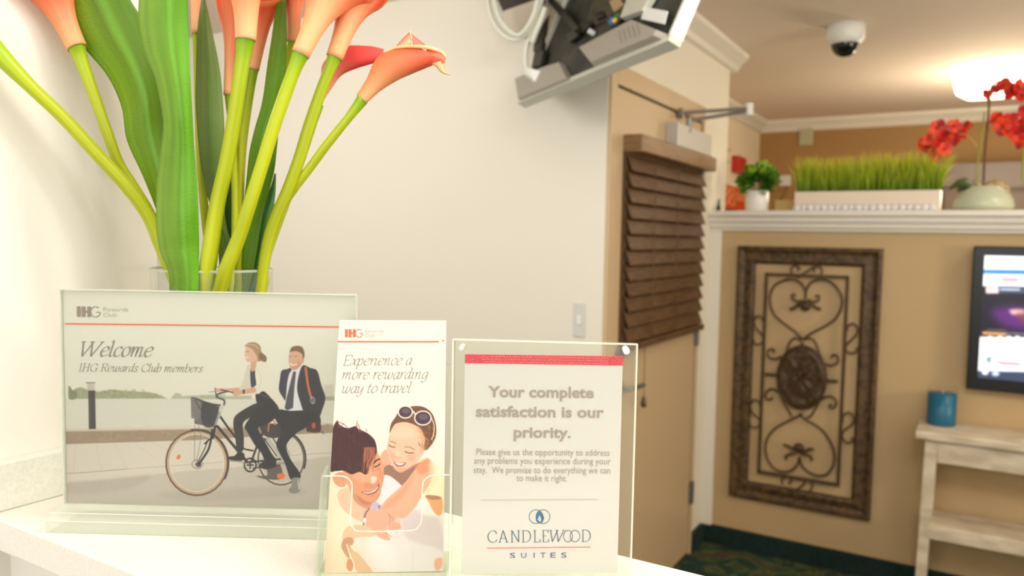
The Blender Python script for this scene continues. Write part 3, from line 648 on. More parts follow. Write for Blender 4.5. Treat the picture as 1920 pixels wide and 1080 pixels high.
cv.poly(T5([(722,322),(780,318),(780,392),(724,392)]), (202, 196, 184), .9, False, 1.5)
for i in range(260):
    x = rng.uniform(125, 640); y = rng.uniform(752, 803); cv.line([(x, y), (x+rng.uniform(6, 24), y)], .7, (200, 197, 188) if i % 2 else (220, 216, 207), .5)
cv.poly([(120,803),(640,792),(640,960),(120,960)], (212, 202, 192), smooth=False)
cv.poly([(120,808.5),(360,804.5),(560,797),(640,794.5),(640,811),(560,814),(360,825.5),(120,833)], (158, 137, 118), smooth=False)
cv.poly([(120,806),(360,802.5),(560,795.5),(640,793),(640,796),(560,798.5),(360,805.5),(120,809.5)], (196, 184, 168), .9, False)
for i in range(220):
    x = rng.uniform(125, 640); cv.ell((x, 820-(x-125)*.035+rng.uniform(-8, 8)), 3, 1.4, (140, 118, 98) if i % 2 else (176, 156, 136), .35)
cv.line([(125,888),(170,885),(240,879)], 1.2, (150, 138, 126), .9); cv.line([(240,879),(400,868),(560,853),(640,848)], 1.1, (168, 158, 148), .8)
for a_, b_ in (((143,832),(138,885)), ((180,831),(190,884)), ((215,829),(238,880)), ((247,828),(290,858)), ((278,827),(330,850))): cv.line([a_, b_], .8, (192, 180, 168), .8, False)
cv.poly([(120,906),(200,899),(320,886),(440,876),(560,864),(640,852),(640,960),(120,960)], (193, 183, 174), smooth=False, soft=2)
cv.poly([(120,906),(200,899),(280,892),(250,915),(180,925),(120,925)], (178, 166, 156), .6, True, 6)
for i in range(900):
    x = rng.uniform(126, 640); y = rng.uniform(870, 942); cv.ell((x, y), .8, .5, (214, 206, 198) if i % 2 else (172, 160, 150), .35)
cv.poly([(300,925),(380,918),(520,912),(570,918),(560,928),(420,938),(330,936)], (174, 164, 156), .5, True, 6)
# bollard
cv.poly(T6([(300,90),(336,90),(340,296),(303,297)]), (74, 64, 64), smooth=False); cv.poly(T6([(288,48),(338,48),(338,53),(288,53)]), (110, 100, 98), smooth=False)
cv.poly(T6([(293,53),(334,53),(334,92),(297,92)]), (186, 178, 172), .9, False); cv.poly(T6([(303,140),(312,140),(316,296),(306,297)]), (72, 92, 66), .7, False)
# rear wheel
DK = (50, 44, 44)
cv.ell((527,860), 43, 49, (92, 82, 76), 1, 3.0); cv.ell((527,860), 40, 46, (206, 198, 188), 1, 2.2)
for k in range(26):
    a_ = k*2*math.pi/26; cv.line([(527,862),(527+39*math.cos(a_), 860+45*math.sin(a_))], .6, (150, 142, 136), .6)
cv.poly(T5([(385,815),(460,800),(470,880),(380,885),(325,870),(330,865),(385,860)]), (84, 74, 72), .85); cv.poly(T5([(445,855),(485,852),(485,880),(450,882)]), (232, 112, 62))
cv.ell((527,860), 46, 52, (56, 50, 50), 1, 3.0, -70, 20)
# front wheel
cv.ell((369,868), 57.5, 60.5, (94, 74, 62), 1, 3.6); cv.ell((369,868), 54, 57, (190, 166, 142), 1, 4.6); cv.ell((369,868), 51, 54, (222, 208, 190), 1, 1.6)
for k in range(32):
    a_ = k*2*math.pi/32+.1; cv.line([(370,870),(369+50*math.cos(a_), 868+53*math.sin(a_))], .5, (178, 170, 160), .5)
cv.ell((369,868), 59.5, 62.5, (74, 58, 52), 1, 3.2, -100, 28)
cv.ell((335,857), 3.4, 5, (236, 112, 62), rot=.5); cv.ell((370,870.5), 10, 8, (120, 112, 108), .8, 1.6); cv.ell((372,871), 5.5, 5, (80, 72, 70)); cv.ell((372,871), 2.2, 2, (190, 186, 182))
cv.line([(372,871),(388,848),(394,832),(398,806)], 4, DK); cv.line([(370,868),(382,845),(390,826)], 2.2, (90, 82, 80)); cv.line([(384,832),(392,824)], 3, DK)
cv.line(T6([(868,275),(865,470)]), 1, (120, 110, 106), .9); cv.line(T6([(885,275),(900,330),(890,400),(875,470)]), 1, (120, 110, 106), .9)
# basket
cv.poly(T4([(80,200),(130,205),(250,255),(330,262),(300,370),(272,455),(110,425),(85,380)]), (96, 90, 92), .92, False); cv.poly(T4([(90,215),(160,230),(150,380),(90,370)]), (136, 128, 128), .6)
cv.poly(T4([(180,250),(310,290),(268,445),(180,430)]), (58, 54, 60), .85); cv.poly(T4([(85,378),(110,380),(110,425),(86,418)]), (214, 208, 200), smooth=False)
for k in range(8): cv.line(T4([(85+k*4, 230+k*26), (320-k*6, 285+k*22)]), .6, (70, 64, 66), .5)
cv.line(T4([(95,205),(200,245),(330,268)]), 1.6, (60, 54, 56)); cv.line(T4([(120,230),(160,300),(250,350)]), 1.6, (50, 46, 50), .8)
# frame
cv.line(T5([(88,570),(180,680),(262,778)]), 5, DK, smooth=False); cv.line(T5([(100,505),(160,590),(222,668)]), 4, DK, smooth=False)
cv.line(T5([(215,655),(240,700),(300,715)]), 3, DK); cv.line(T5([(292,775),(330,670),(380,560)]), 4, DK, smooth=False)
cv.line(T5([(92,520),(110,470),(130,432)]), 5.5, (196, 190, 186), smooth=False); cv.line(T5([(68,600),(82,540),(100,490)]), 4, (150, 142, 140), smooth=False); cv.line(T5([(60,640),(75,570)]), 4.4, DK)
cv.line(T5([(128,440),(128,415),(92,398),(88,380),(150,360)]), 3.4, (92, 84, 82)); cv.line(T5([(75,345),(82,400)]), 2.4, (90, 82, 82)); cv.line(T5([(40,366),(75,362)]), 1.6, (150, 144, 140))
cv.line(T5([(262,785),(460,765)]), 4, (70, 62, 60), smooth=False); cv.ell(T5([(283,800)])[0], 11, 12.5, DK, 1, 3); cv.line(T5([(265,800),(300,800)]), 3, DK); cv.line(T5([(283,780),(283,820)]), 2.4, DK)
cv.line(T5([(330,800),(400,790),(500,790)]), 4, (150, 144, 140), .9); cv.line(T5([(300,820),(460,800)]), 2, (60, 54, 54))
cv.line(T5([(385,640),(460,740)]), 6, (176, 172, 168), .8, False); cv.line(T5([(410,625),(475,735)]), 2, DK, 1, False); cv.line(T5([(365,640),(440,745)]), 2, DK, 1, False)
cv.poly(T5([(350,560),(470,560),(470,620),(430,640),(380,630),(350,600)]), (66, 56, 60)); cv.line(T5([(390,600),(395,560),(410,535),(428,540),(430,560)]), 2.4, (196, 130, 96))
# man
BLK = (46, 42, 47)
cv.poly(T5([(470,240),(500,230),(530,230),(530,330),(495,430),(480,400),(455,355),(460,290)]), (62, 56, 74))
cv.poly(T5([(528,238),(600,205),(600,300),(600,485),(540,480),(480,470),(495,400),(505,300)]), (220, 220, 228))
cv.poly(T5([(540,242),(556,246),(546,340),(538,460),(505,475),(488,462),(500,400),(520,320)]), (78, 74, 84), smooth=False)
cv.poly(T5([(596,208),(640,222),(682,240),(705,320),(730,400),(712,470),(690,520),(640,530),(605,490),(580,420),(563,350),(572,270)]), (52, 48, 55))
cv.poly(T5([(455,470),(520,478),(620,478),(650,520),(610,580),(560,610),(500,680),(520,760),(580,850),(574,882),(524,885),(490,790),(440,690),(450,640),(470,600),(440,540),(420,500)]), BLK)
cv.poly(T5([(620,480),(690,500),(700,560),(640,600),(618,585)]), BLK)
cv.poly(T5([(622,570),(650,545),(690,545),(705,570),(695,605),(640,602)]), (74, 44, 44)); cv.poly(T5([(650,555),(668,548),(672,575),(655,582)]), (190, 90, 70), .9); cv.line(T5([(700,590),(722,616)]), 1.2, (90, 70, 66))
cv.line(T5([(614,222),(622,290),(632,345),(644,392)]), 4.6, (204, 108, 62)); cv.line(T5([(648,395),(660,430)]), 3, (130, 120, 120)); cv.ell(T5([(655,415)])[0], 4, 6, (190, 184, 180), 1, 1.4)
cv.poly(T5([(512,165),(518,130),(545,118),(588,128),(600,165),(590,200),(566,225),(545,236),(524,222),(514,195)]), (214, 166, 138))
cv.poly(T5([(535,195),(560,190),(580,180),(585,205),(566,225),(545,234),(530,222)]), (196, 142, 116), .7)
cv.line(T5([(522,196),(540,206),(560,198)]), 2, (240, 234, 228)); cv.line(T5([(520,155),(530,153)]), 1, (110, 80, 66)); cv.line(T5([(548,153),(562,152)]), 1, (110, 80, 66))
cv.poly(T5([(518,128),(530,100),(560,90),(592,98),(606,130),(604,165),(596,175),(592,140),(560,122),(530,125)]), (124, 92, 68)); cv.poly(T5([(596,165),(604,165),(600,190),(594,190)]), (200, 150, 122))
cv.poly(T5([(530,882),(574,876),(580,920),(586,945),(560,968),(522,966),(514,945),(530,920)]), (138, 134, 132)); cv.poly(T5([(570,885),(584,940),(572,945),(566,900)]), (226, 222, 216), .6)
# woman
cv.poly(T5([(272,200),(300,235),(295,340),(258,352),(222,345),(240,300),(255,240)]), (208, 200, 188))
cv.poly(T5([(285,235),(308,225),(322,330),(290,336)]), (60, 60, 84))
cv.poly(T5([(290,180),(332,172),(330,215),(295,245),(288,225)]), (206, 160, 132))
cv.poly(T5([(318,360),(360,358),(420,400),(455,470),(440,500),(380,440),(325,432)]), (46, 42, 44))
cv.poly(T5([(330,175),(370,190),(402,225),(412,300),(425,345),(470,395),(494,425),(480,455),(455,455),(420,415),(365,362),(330,378),(306,368),(300,340),(318,320),(312,260),(318,210)]), (224, 216, 203))
cv.line(T5([(330,230),(350,300),(330,345)]), 1, (196, 186, 172), .8); cv.line(T5([(300,362),(420,408)]), .9, (190, 180, 168), .5)
cv.poly(T5([(80,346),(150,344),(215,340),(215,354),(150,358),(90,366)]), (210, 158, 138)); cv.poly(T5([(180,352),(240,352),(308,338),(312,368),(240,378),(190,390),(178,372)]), (208, 160, 132)); cv.ell(T5([(245,363)])[0], 2.4, 4.4, (86, 74, 70))
cv.line(T5([(110,352),(180,368)]), 2.4, (86, 80, 78))
cv.poly(T5([(255,110),(262,95),(300,95),(325,120),(328,150),(316,178),(290,188),(266,186),(256,168),(250,145)]), (218, 174, 150))
cv.line(T5([(255,158),(270,160)]), 1.6, (236, 224, 214)); cv.line(T5([(262,125),(275,126)]), 1, (120, 90, 76))
cv.poly(T5([(250,92),(280,70),(320,72),(345,96),(350,125),(378,155),(376,185),(350,178),(330,185),(322,150),(300,115),(275,98)]), (166, 134, 104)); cv.poly(T5([(340,130),(378,155),(376,185),(350,180),(335,160)]), (122, 92, 72), .8); cv.line(T5([(262,88),(300,82),(335,108)]), 1.6, (206, 180, 148), .8)
cv.poly(T5([(325,430),(385,440),(350,490),(280,520),(240,555),(245,640),(240,715),(205,712),(195,640),(183,540),(215,490)]), (52, 48, 51))
cv.poly(T5([(360,440),(430,470),(440,510),(380,560),(330,580),(360,640),(410,730),(440,780),(385,800),(350,730),(310,680),(270,610),(250,570),(290,510)]), (44, 40, 45))
cv.line(T5([(205,530),(212,620),(220,700)]), 1.2, (86, 80, 82), .5); cv.line(T5([(290,540),(340,500),(400,470)]), 1.4, (84, 78, 82), .5); cv.line(T5([(500,560),(480,640),(520,740)]), 1.4, (78, 74, 82), .5)
cv.poly(T5([(152,752),(190,745),(215,720),(248,735),(240,772),(200,775),(160,768)]), (48, 42, 42)); cv.line(T5([(160,775),(250,785)]), 2.4, (150, 142, 138), .8)
cv.poly(T5([(345,790),(400,765),(435,785),(430,812),(380,826),(340,812)]), (50, 44, 46))
cv.grain(1.4)
us = np.linspace(0, WW, 640); yr = np.array([proj(BL+EY*v)[1] for v in np.linspace(0, WH, 400)])
vsr = np.concatenate([np.linspace(WH-.001, WH*.80, 8), np.linspace(WH*.80, 0, 420)[1:]])
print_mesh('printed_picture', cv, BL, EX, EY, us, vsr, M_print, ws, .82, EN*.0)
PW = Plane(BL, EN)
def strip(name, pl, pts, wd, m, parent, off=.0004):
    mb = MB(); (x0, y0), (x1, y1) = pts; L = math.hypot(x1-x0, y1-y0); nx, ny = -(y1-y0)/L*wd/2, (x1-x0)/L*wd/2
    mb.add([pl.W(x0+nx, y0+ny, off), pl.W(x1+nx, y1+ny, off), pl.W(x1-nx, y1-ny, off), pl.W(x0-nx, y0-ny, off)], [(0, 1, 2, 3)]); return mb.build(name, m, parent)
strip('red_line', PW, [(122, 607), (664, 613.5)], 2.6, M_orange, ws, .0005)
pen_text('lettering_welcome', 'Welcome', PW, 147, 668, 285, 669, 18, M_ink, ws, nib=(.05, .21), off=.0005)
pen_text('lettering_members', 'IHG Rewards Club members', PW, 146, 696, 379, 698, 9.6, M_ink, ws, nib=(.05, .15), off=.0005)
def ihg(pl, x0, y0, sc, m, m2, parent, hx, ang=0.0, off=.0005):
    """the logo: three heavy stems and a crossbar run into a thin G, two small words beside it"""
    Wf = lambda x, y: pl.W(x0+x*sc, y0-y*sc+ang*x*sc, off)
    mb = MB()
    for a_, b_, y_, yt in ((0, 7, 0, 20), (9, 16, 0, 20), (20, 26.5, 0, 20), (16, 20, 8, 12)): mb.add([Wf(a_, y_), Wf(b_, y_), Wf(b_, yt), Wf(a_, yt)], [(0, 1, 2, 3)])
    th = np.radians(np.linspace(48, 345, 26)); P = [(35.5+9.4*math.cos(t), 9.8+10*math.sin(t)) for t in th] + [(44.8, 9.2), (36.5, 9.2)]; v = []
    for i, p in enumerate(P):
        q0 = np.array(P[max(i-1, 0)]); q1 = np.array(P[min(i+1, len(P)-1)]); t = (q1-q0)/np.linalg.norm(q1-q0); nn = np.array([-t[1], t[0]])*.8
        v += [Wf(p[0]+nn[0], p[1]+nn[1]), Wf(p[0]-nn[0], p[1]-nn[1])]
    mb.add(v, [(2*i, 2*i+1, 2*i+3, 2*i+2) for i in range(len(P)-1)]); mb.build('logo', m, parent)
    to = lambda X, Y: pl.W(X, Y, off)
    font_text('logo_words', 'Rewards', to, m2, parent, x0+50*sc, y0-11.5*sc+ang*50*sc, x0+98*sc, y0-11.5*sc+ang*98*sc, 8*sc)
    font_text('logo_words', 'Club', to, m2, parent, x0+50*sc, y0-.5*sc+ang*50*sc, x0+76*sc, y0-.5*sc+ang*76*sc, 8*sc)
ihg(PW, 144, 594, .98, M_inkdark, mat('pale_ink', (186, 178, 166)), ws, 0, .012)
# stand base: a long clear block with bevelled front
ed0, ed1 = on(85, 999, 2, 1.17), on(600, 1011, 2, 1.17)
dw = ((ed0-BL)@EN); xl = (ed0-BL)@EX; OB = BL*A3((1, 1, 0))+A3((0, 0, 1.17)); hb = wz-1.17
bb = MB(); prof = [(-.03, 0), (dw, 0), (dw, .012), (dw-.008, hb-.001), (.004, hb), (-.03, hb)]
bb.hexa([OB+EX*xl+EN*a_+EY*b_ for a_, b_ in prof], [OB+EX*(WW*.985)+EN*a_+EY*b_ for a_, b_ in prof])
bb.build('stand_base', M_base, ws, bevel=.001)
eb = MB(); xr = WW*.985
for nn_, yy_ in ((dw-.008, hb-.0006), (dw, .012)): eb.tube([OB+EX*xl+EN*nn_+EY*yy_, OB+EX*xr+EN*nn_+EY*yy_], .0005, 6)
eb.build('stand_edge_highlight', clear('bright_edge', (255, 250, 240), body=.5, body_rgb=(250, 250, 240)), ws)  # pale tubes stand in for the highlight lines along the bevel
slab(MB(), OB, EX, EY, EN, xl+.001, xl+.031, .002, .0105, dw-.006, dw-.001).build('green_block_reflection', M_baseg, ws) if False else None
# ---- brochure in an angled acrylic pocket
bL = at(608, 1075, .676); bR = at(831, 1071, .683); tL = at(636, 600, .752)
BX, BY, BN, BW, BH = frame_of(bL, bR, tL)
if BN @ FW > 0: BN = -BN
tr_ = at(833, 600, .755); print('brochure w h', BW, BH, 'top right at', proj(bR+BY*BH)[:2])
br = thing('brochure', 'tall narrow brochure with a smiling couple hugging, standing in a clear pocket', 'brochure', bL)
slab(MB(), bL, BX, BY, BN, 0, BW, 0, BH, -.0016, -.0004).build('back_leaves', M_paper, br)
cb = Canvas(595, 740, 850, 1090, 1.5, (233, 230, 216))
def T8(P): return [(600+x/3.375, 750+y/3.375) for x, y in P]
def Tb(P): return [(590+x/4.91, 860+y/4.91) for x, y in P]
yy, xx = np.mgrid[0:cb.h, 0:cb.w]; t_ = np.clip((yy/cb.k+740-850)/60, 0, 1)[..., None]; cb.a = cb.a*(1-t_)+np.array((246, 232, 204.))*t_
t_ = np.clip((yy/cb.k+740-1000)/60, 0, 1)[..., None]; cb.a = cb.a*(1-t_)+np.array((240, 216, 186.))*t_
SK = (236, 182, 148); SK2 = (222, 150, 112)
cb.poly(T8([(640,420),(720,430),(790,500),(790,760),(700,760),(620,600)]), (250, 236, 196), .9, True, 8)
cb.poly(T8([(395,330),(430,318),(450,400),(430,470),(390,480),(370,400)]), (232, 172, 140))
cb.poly(T8([(400,440),(440,410),(520,440),(640,395),(640,450),(600,490),(520,550),(450,530),(420,500)]), (158, 118, 100))
for k in range(30): cb.line(T8([(440+k*6, 440+(k % 5)*6), (448+k*5, 520-(k % 7)*4)]), .8, (132, 94, 80) if k % 2 else (182, 140, 118), .5)
cb.poly(T8([(395,490),(440,480),(520,545),(560,600),(600,640),(700,600),(790,700),(810,1090),(330,1090),(270,960),(220,880),(260,800),(300,700),(330,660),(380,600)]), (236, 228, 226))
cb.poly(T8([(520,740),(620,700),(740,740),(780,860),(800,960),(720,930),(600,900),(540,860)]), (222, 206, 206), .9, True, 5)
cb.poly(T8([(620,620),(700,640),(780,700),(790,760),(760,740),(640,720)]), (244, 238, 230), .9, True, 5)
cb.poly(T8([(240,900),(300,860),(340,960),(420,1090),(300,1090)]), (240, 218, 202), .8, True, 6)
cb.poly(T8([(300,900),(420,890),(480,960),(460,1060),(360,1060),(310,980)]), (242, 236, 232), .7, True, 10)
cb.line(T8([(520,800),(530,870),(580,910)]), 1.2, (232, 222, 218), .8); cb.line(T8([(590,930),(585,1080)]), 1.4, (222, 206, 202), .6)
# her left (far) upper arm round his back, his face and hair
cb.poly(T8([(110,600),(135,565),(190,560),(250,640),(320,680),(320,760),(260,770),(190,730),(130,670)]), (238, 196, 166))
cb.poly(T8([(180,520),(290,640),(330,660),(300,690),(220,640)]), (206, 140, 108), .8, True, 3)
cb.poly(T8([(150,440),(260,450),(290,330),(345,300),(372,350),(396,400),(404,450),(398,520),(385,570),(362,620),(320,655),(280,650),(230,605),(190,560),(165,520)]), (226, 158, 120))
cb.poly(T8([(230,600),(290,640),(340,640),(385,575),(370,620),(330,660),(270,655)]), (186, 116, 88), .7, True, 3)
cb.poly(T8([(205,450),(300,430),(330,470),(300,520),(240,520)]), (240, 178, 140), .7, True, 5)
cb.poly(T8([(325,485),(355,490),(352,520),(325,525)]), (255, 226, 204), .9, True, 3)
cb.poly(T8([(290,520),(340,535),(370,500),(378,540),(320,560),(280,550)]), (214, 138, 104), .6, True, 3)
cb.poly(T8([(80,485),(110,462),(145,460),(165,500),(160,545),(120,548),(92,525)]), (222, 158, 118)); cb.line(T8([(95,490),(125,480),(148,505)]), 1, (190, 120, 84), .8)
cb.poly(T8([(262,580),(300,580),(340,572),(372,532),(372,560),(345,590),(300,598)]), (150, 84, 66)); cb.poly(T8([(272,582),(310,584),(345,570),(366,545),(364,560),(340,582),(300,592)]), (250, 242, 236))
cb.poly(T8([(385,430),(402,470),(404,500),(388,520),(378,480)]), (210, 132, 98), .8, True, 3)
cb.line(T8([(285,556),(300,600),(345,608)]), 1.2, (190, 116, 88), .6)
cb.line(T8([(385,400),(392,470),(378,520)]), 1.4, (238, 190, 160), .6)
cb.poly(T8([(64,445),(66,330),(68,230),(84,170),(110,130),(128,160),(175,178),(225,165),(238,180),(300,210),(335,240),(352,270),(360,320),(350,345),(325,305),(295,308),(275,350),(290,400),(300,440),(290,472),(250,455),(200,470),(150,448),(100,450)]), (76, 50, 50))
for k in range(70):
    x = rng.uniform(75, 330); y = rng.uniform(180, 430); cb.line(T8([(x, y), (x+rng.uniform(-14, 26), y+rng.uniform(14, 44))]), .8, (106, 70, 62) if k % 3 else (54, 36, 40), .5)
for P in ([(110,130),(118,160)], [(125,140),(160,160),(180,185)], [(238,130),(232,160),(250,200)], [(240,150),(262,205)], [(290,330),(310,380),(305,450)], [(275,350),(300,420),(296,465)], [(310,320),(330,370)], [(150,150),(120,175)]): cb.line(T8(P), 1.5, (150, 92, 74), .8)
cb.poly(T8([(288,300),(345,300),(352,345),(320,400),(300,470),(285,400),(270,345)]), (120, 72, 60), .8, True, 2)
for k in range(26):
    x = 275+k*3; cb.line(T8([(x, 300), (x+rng.uniform(-6, 10), 345), (x-rng.uniform(0, 22), 385+rng.uniform(0, 80))]), .9, [(176, 104, 78), (86, 52, 48), (214, 140, 104)][k % 3], .75)
cb.line(T8([(343,398),(358,382),(378,374)]), 2.6, (84, 52, 46)); cb.line(T8([(346,424),(362,418),(380,404)]), 2.2, (84, 50, 44)); cb.line(T8([(350,446),(366,438),(382,424)]), 1.2, (196, 124, 96), .8)
# her face, hair, sunglasses
cb.poly(T8([(425,290),(438,230),(462,165),(520,140),(590,150),(645,190),(668,260),(662,320),(630,375),(590,415),(550,440),(510,458),(475,438),(445,390),(428,340)]), (236, 190, 160))
cb.poly(T8([(430,300),(450,350),(490,440),(520,455),(560,435),(600,400),(560,430),(500,430),(460,370)]), (216, 154, 124), .7, True, 4)
cb.poly(T8([(455,190),(520,170),(590,190),(600,230),(520,240),(450,230)]), (244, 206, 176), .7, True, 6)
cb.poly(T8([(445,330),(475,345),(480,370),(455,370)]), (230, 166, 140), .6, True, 4); cb.poly(T8([(550,350),(600,345),(600,385),(565,385)]), (232, 164, 138), .6, True, 4)
cb.line(T8([(442,262),(460,264),(482,278)]), 1.3, (150, 104, 84)); cb.line(T8([(536,298),(565,298),(598,314)]), 1.3, (150, 104, 84))
cb.line(T8([(436,284),(452,296),(474,298)]), 1.6, (104, 68, 60)); cb.line(T8([(538,326),(565,336),(592,334)]), 1.6, (104, 68, 60)); cb.poly(T8([(485,320),(510,345),(500,362),(478,350)]), (246, 204, 176), .8, True, 2); cb.line(T8([(478,358),(492,366),(512,362)]), 1, (190, 124, 100), .8)
cb.poly(T8([(466,388),(500,398),(542,396),(530,416),(500,422),(478,410)]), (184, 90, 84)); cb.poly(T8([(472,392),(500,400),(534,400),(520,410),(496,412)]), (252, 246, 240))
cb.poly(T8([(440,208),(450,150),(478,108),(500,75),(560,45),(622,38),(672,52),(712,90),(732,150),(736,200),(728,245),(700,290),(672,318),(655,300),(664,250),(640,190),(600,158),(540,140),(480,150),(456,180)]), (118, 84, 64))
for k in range(60):
    a_ = rng.uniform(0, 1); x = 620+rng.uniform(0, 100); y = 140+rng.uniform(0, 160); cb.line(T8([(x, y), (x+rng.uniform(-8, 18), y+rng.uniform(8, 26))]), 1, [(196, 150, 100), (92, 62, 46), (226, 184, 130)][k % 3], .6)
cb.poly(T8([(612,180),(640,180),(668,250),(662,310),(640,330),(650,260)]), (220, 164, 120), .5, True, 4)
cb.line(T8([(700,100),(722,160),(718,220),(705,250)]), 1.6, (240, 214, 178))
for c, rx, ry in (((540, 76), 45, 38), ((651, 114), 52, 44)):
    cc = T8([c])[0]; cb.ell(cc, rx/3.375, ry/3.375, (84, 68, 78)); cb.ell((cc[0]+1, cc[1]-2), rx/6, ry/8, (128, 108, 116), .6); cb.ell(cc, rx/3.375, ry/3.375, (248, 228, 212), 1, 2.3)
cb.line(T8([(584,70),(595,78),(602,90)]), 2.6, (248, 228, 212))
# near arm and hands
cb.poly(T8([(600,440),(640,395),(680,372),(712,400),(720,450),(700,520),(650,600),(600,680),(545,740),(500,748),(440,720),(380,695),(410,640),(470,585),(540,520)]), (238, 180, 146))
cb.poly(T8([(600,420),(650,380),(690,374),(700,440),(640,470)]), (228, 142, 98), .7, True, 5); cb.poly(T8([(400,680),(520,560),(600,460),(560,560),(470,660)]), (222, 150, 116), .5, True, 5)
cb.poly(T8([(690,400),(730,410),(740,500),(700,560),(660,620),(700,520)]), (252, 220, 176), .7, True, 6)
cb.poly(T8([(668,605),(730,608),(772,620),(776,700),(752,735),(715,700),(690,650)]), (238, 168, 106), .95, True, 2); cb.poly(T8([(668,604),(740,606),(765,625),(700,630)]), (176, 112, 84), .8)
cb.poly(T8([(270,720),(300,690),(360,695),(430,712),(470,730),(508,760),(505,790),(470,790),(445,780),(420,815),(430,850),(446,882),(420,888),(380,872),(330,835),(290,795)]), (236, 178, 150))
cb.poly(T8([(180,800),(230,790),(300,800),(350,835),(345,860),(260,868),(215,880),(170,900),(140,880),(150,830)]), (240, 196, 160))
for P in ([(440,725),(470,760),(505,780)], [(445,780),(490,800),(512,815)], [(420,812),(470,830),(485,840)], [(395,830),(430,850),(455,868)], [(430,712),(445,760),(430,790)]): cb.line(T8(P), 1.1, (196, 130, 108), .8)
cb.poly(T8([(450,778),(510,792),(508,815),(470,822),(430,812)]), (232, 174, 146)); cb.poly(T8([(500,745),(512,768),(500,780),(470,762)]), (250, 212, 194), .9)
cb.poly(T8([(150,880),(190,868),(215,890),(200,930),(185,1000),(165,985),(135,930)]), (206, 150, 116)); cb.poly(T8([(175,1010),(205,1010),(212,1050),(195,1085),(168,1060)]), (216, 148, 110)); cb.poly(T8([(185,930),(240,970),(300,1040),(330,1090),(240,1090),(200,1000)]), (222, 176, 130), .8)
cb.line(T8([(170,915),(190,980),(215,1040),(212,1085)]), 2, (250, 236, 214)); cb.line(T8([(195,925),(225,955)]), 4, (252, 234, 200), .8)
cb.line(T8([(312,688),(292,712),(280,750),(276,790)]), 3, (138, 124, 112)); cb.ell(T8([(283, 762)])[0], 3.2, 5, (238, 234, 226)); cb.poly(T8([(325,660),(345,640),(375,660),(360,695),(330,695)]), (196, 182, 206), .9); cb.poly(T8([(365,670),(385,665),(375,700)]), (150, 110, 150), .7)
cb.poly(T8([(728,1010),(770,1000),(772,1050),(745,1080),(725,1060)]), (240, 172, 132), .9, True, 3)
cb.grain(1.2)
usb = np.linspace(0, BW, 330); vb_ = np.concatenate([np.linspace(BH, BH*.70, 6), np.linspace(BH*.70, 0, 520)[1:]])
print_mesh('printed_cover', cb, bL, BX, BY, usb, vb_, M_print, br, .74)
PB = Plane(bL, BN)
strip('red_line', PB, [(633, 640.5), (823, 640.5)], 2.4, M_orange, br, .0003)
strip('red_dash', PB, [(829, 638.5), (832.5, 638.5)], 2.4, M_orange, br, .0003)
ihg(PB, 647, 632, .74, mat('logo_orange', (232, 92, 64)), mat('pale_orange_ink', (238, 176, 158)), br, 0, 0, .0003)
pen_text('lettering_slogan', 'Experience a', PB, 642, 685, 772, 684, 12.6, M_ink, br, nib=(.035, .135), off=.0003)
pen_text('lettering_slogan', 'more rewarding', PB, 640, 711, 802, 710, 12.6, M_ink, br, nib=(.035, .135), off=.0003)
pen_text('lettering_slogan', 'way to travel', PB, 640, 737, 770, 736, 12.6, M_ink, br, nib=(.035, .135), off=.0003)
# holder
hd = thing('brochure_holder', 'clear acrylic pocket holder around the lower half of the brochure', 'holder', (bL[0], bL[1], 1.17))
O2 = bL - BX*.003 - BY*.002; HW = BW+.008; HD = .020
slab(MB(), O2, BX, BY, BN, 0, HW, 0, .19, -.0045, -.0025).build('back_panel', M_acr, hd)
def hp(x, y, z=0): return O2+BX*x+BY*y+BN*z
PF = Plane(O2+BN*HD, BN)
def hpx(px, py): p = PF.W(px, py)-O2; return p@BX, p@BY
# front panel with the finger cut-out, from its outline on the panel's own plane
topy = .083; lowy = .036; cx0, cx1 = .026, HW-.024
prof = [(0, 0), (HW, 0), (HW, topy)] + [(cx1+.010, topy), (cx1+.003, topy-.003), (cx1, topy-.010)] + [(cx1, lowy+.010), (cx1-.003, lowy+.003), (cx1-.010, lowy)] + [(cx0+.010, lowy), (cx0+.003, lowy+.003), (cx0, lowy+.010), (cx0, topy-.010), (cx0-.003, topy-.003), (cx0-.010, topy), (0, topy)]
mb = MB()
# as three pieces joined: bottom, left cheek, right cheek
k_ = lambda L_: mb.hexa([hp(x, y, HD) for x, y in L_], [hp(x, y, HD+.0018) for x, y in L_])
k_([(0, 0), (HW, 0), (HW, lowy), (0, lowy)]); k_([(0, lowy), (cx0+.010, lowy), (cx0+.003, lowy+.003), (cx0, lowy+.010), (cx0, topy-.010), (cx0-.003, topy-.003), (cx0-.010, topy), (0, topy)])
k_([(HW, lowy), (HW, topy), (cx1+.010, topy), (cx1+.003, topy-.003), (cx1, topy-.010), (cx1, lowy+.010), (cx1-.003, lowy+.003), (cx1-.010, lowy)]); mb.build('front_panel', M_acr, hd)
MB().tube([hp(x, y, HD+.001) for x, y in spline([(0, topy), (cx0-.010, topy), (cx0-.003, topy-.003), (cx0, topy-.010), (cx0, lowy+.010), (cx0+.003, lowy+.003), (cx0+.010, lowy), (cx1-.010, lowy), (cx1-.003, lowy+.003), (cx1, lowy+.010), (cx1, topy-.010), (cx1+.003, topy-.003), (cx1+.010, topy), (HW, topy)], 4)], .0007, 6).build('rim_edge', clear('bright_edge', (255, 250, 240), body=.5, body_rgb=(250, 240, 226)), hd, smooth=True)
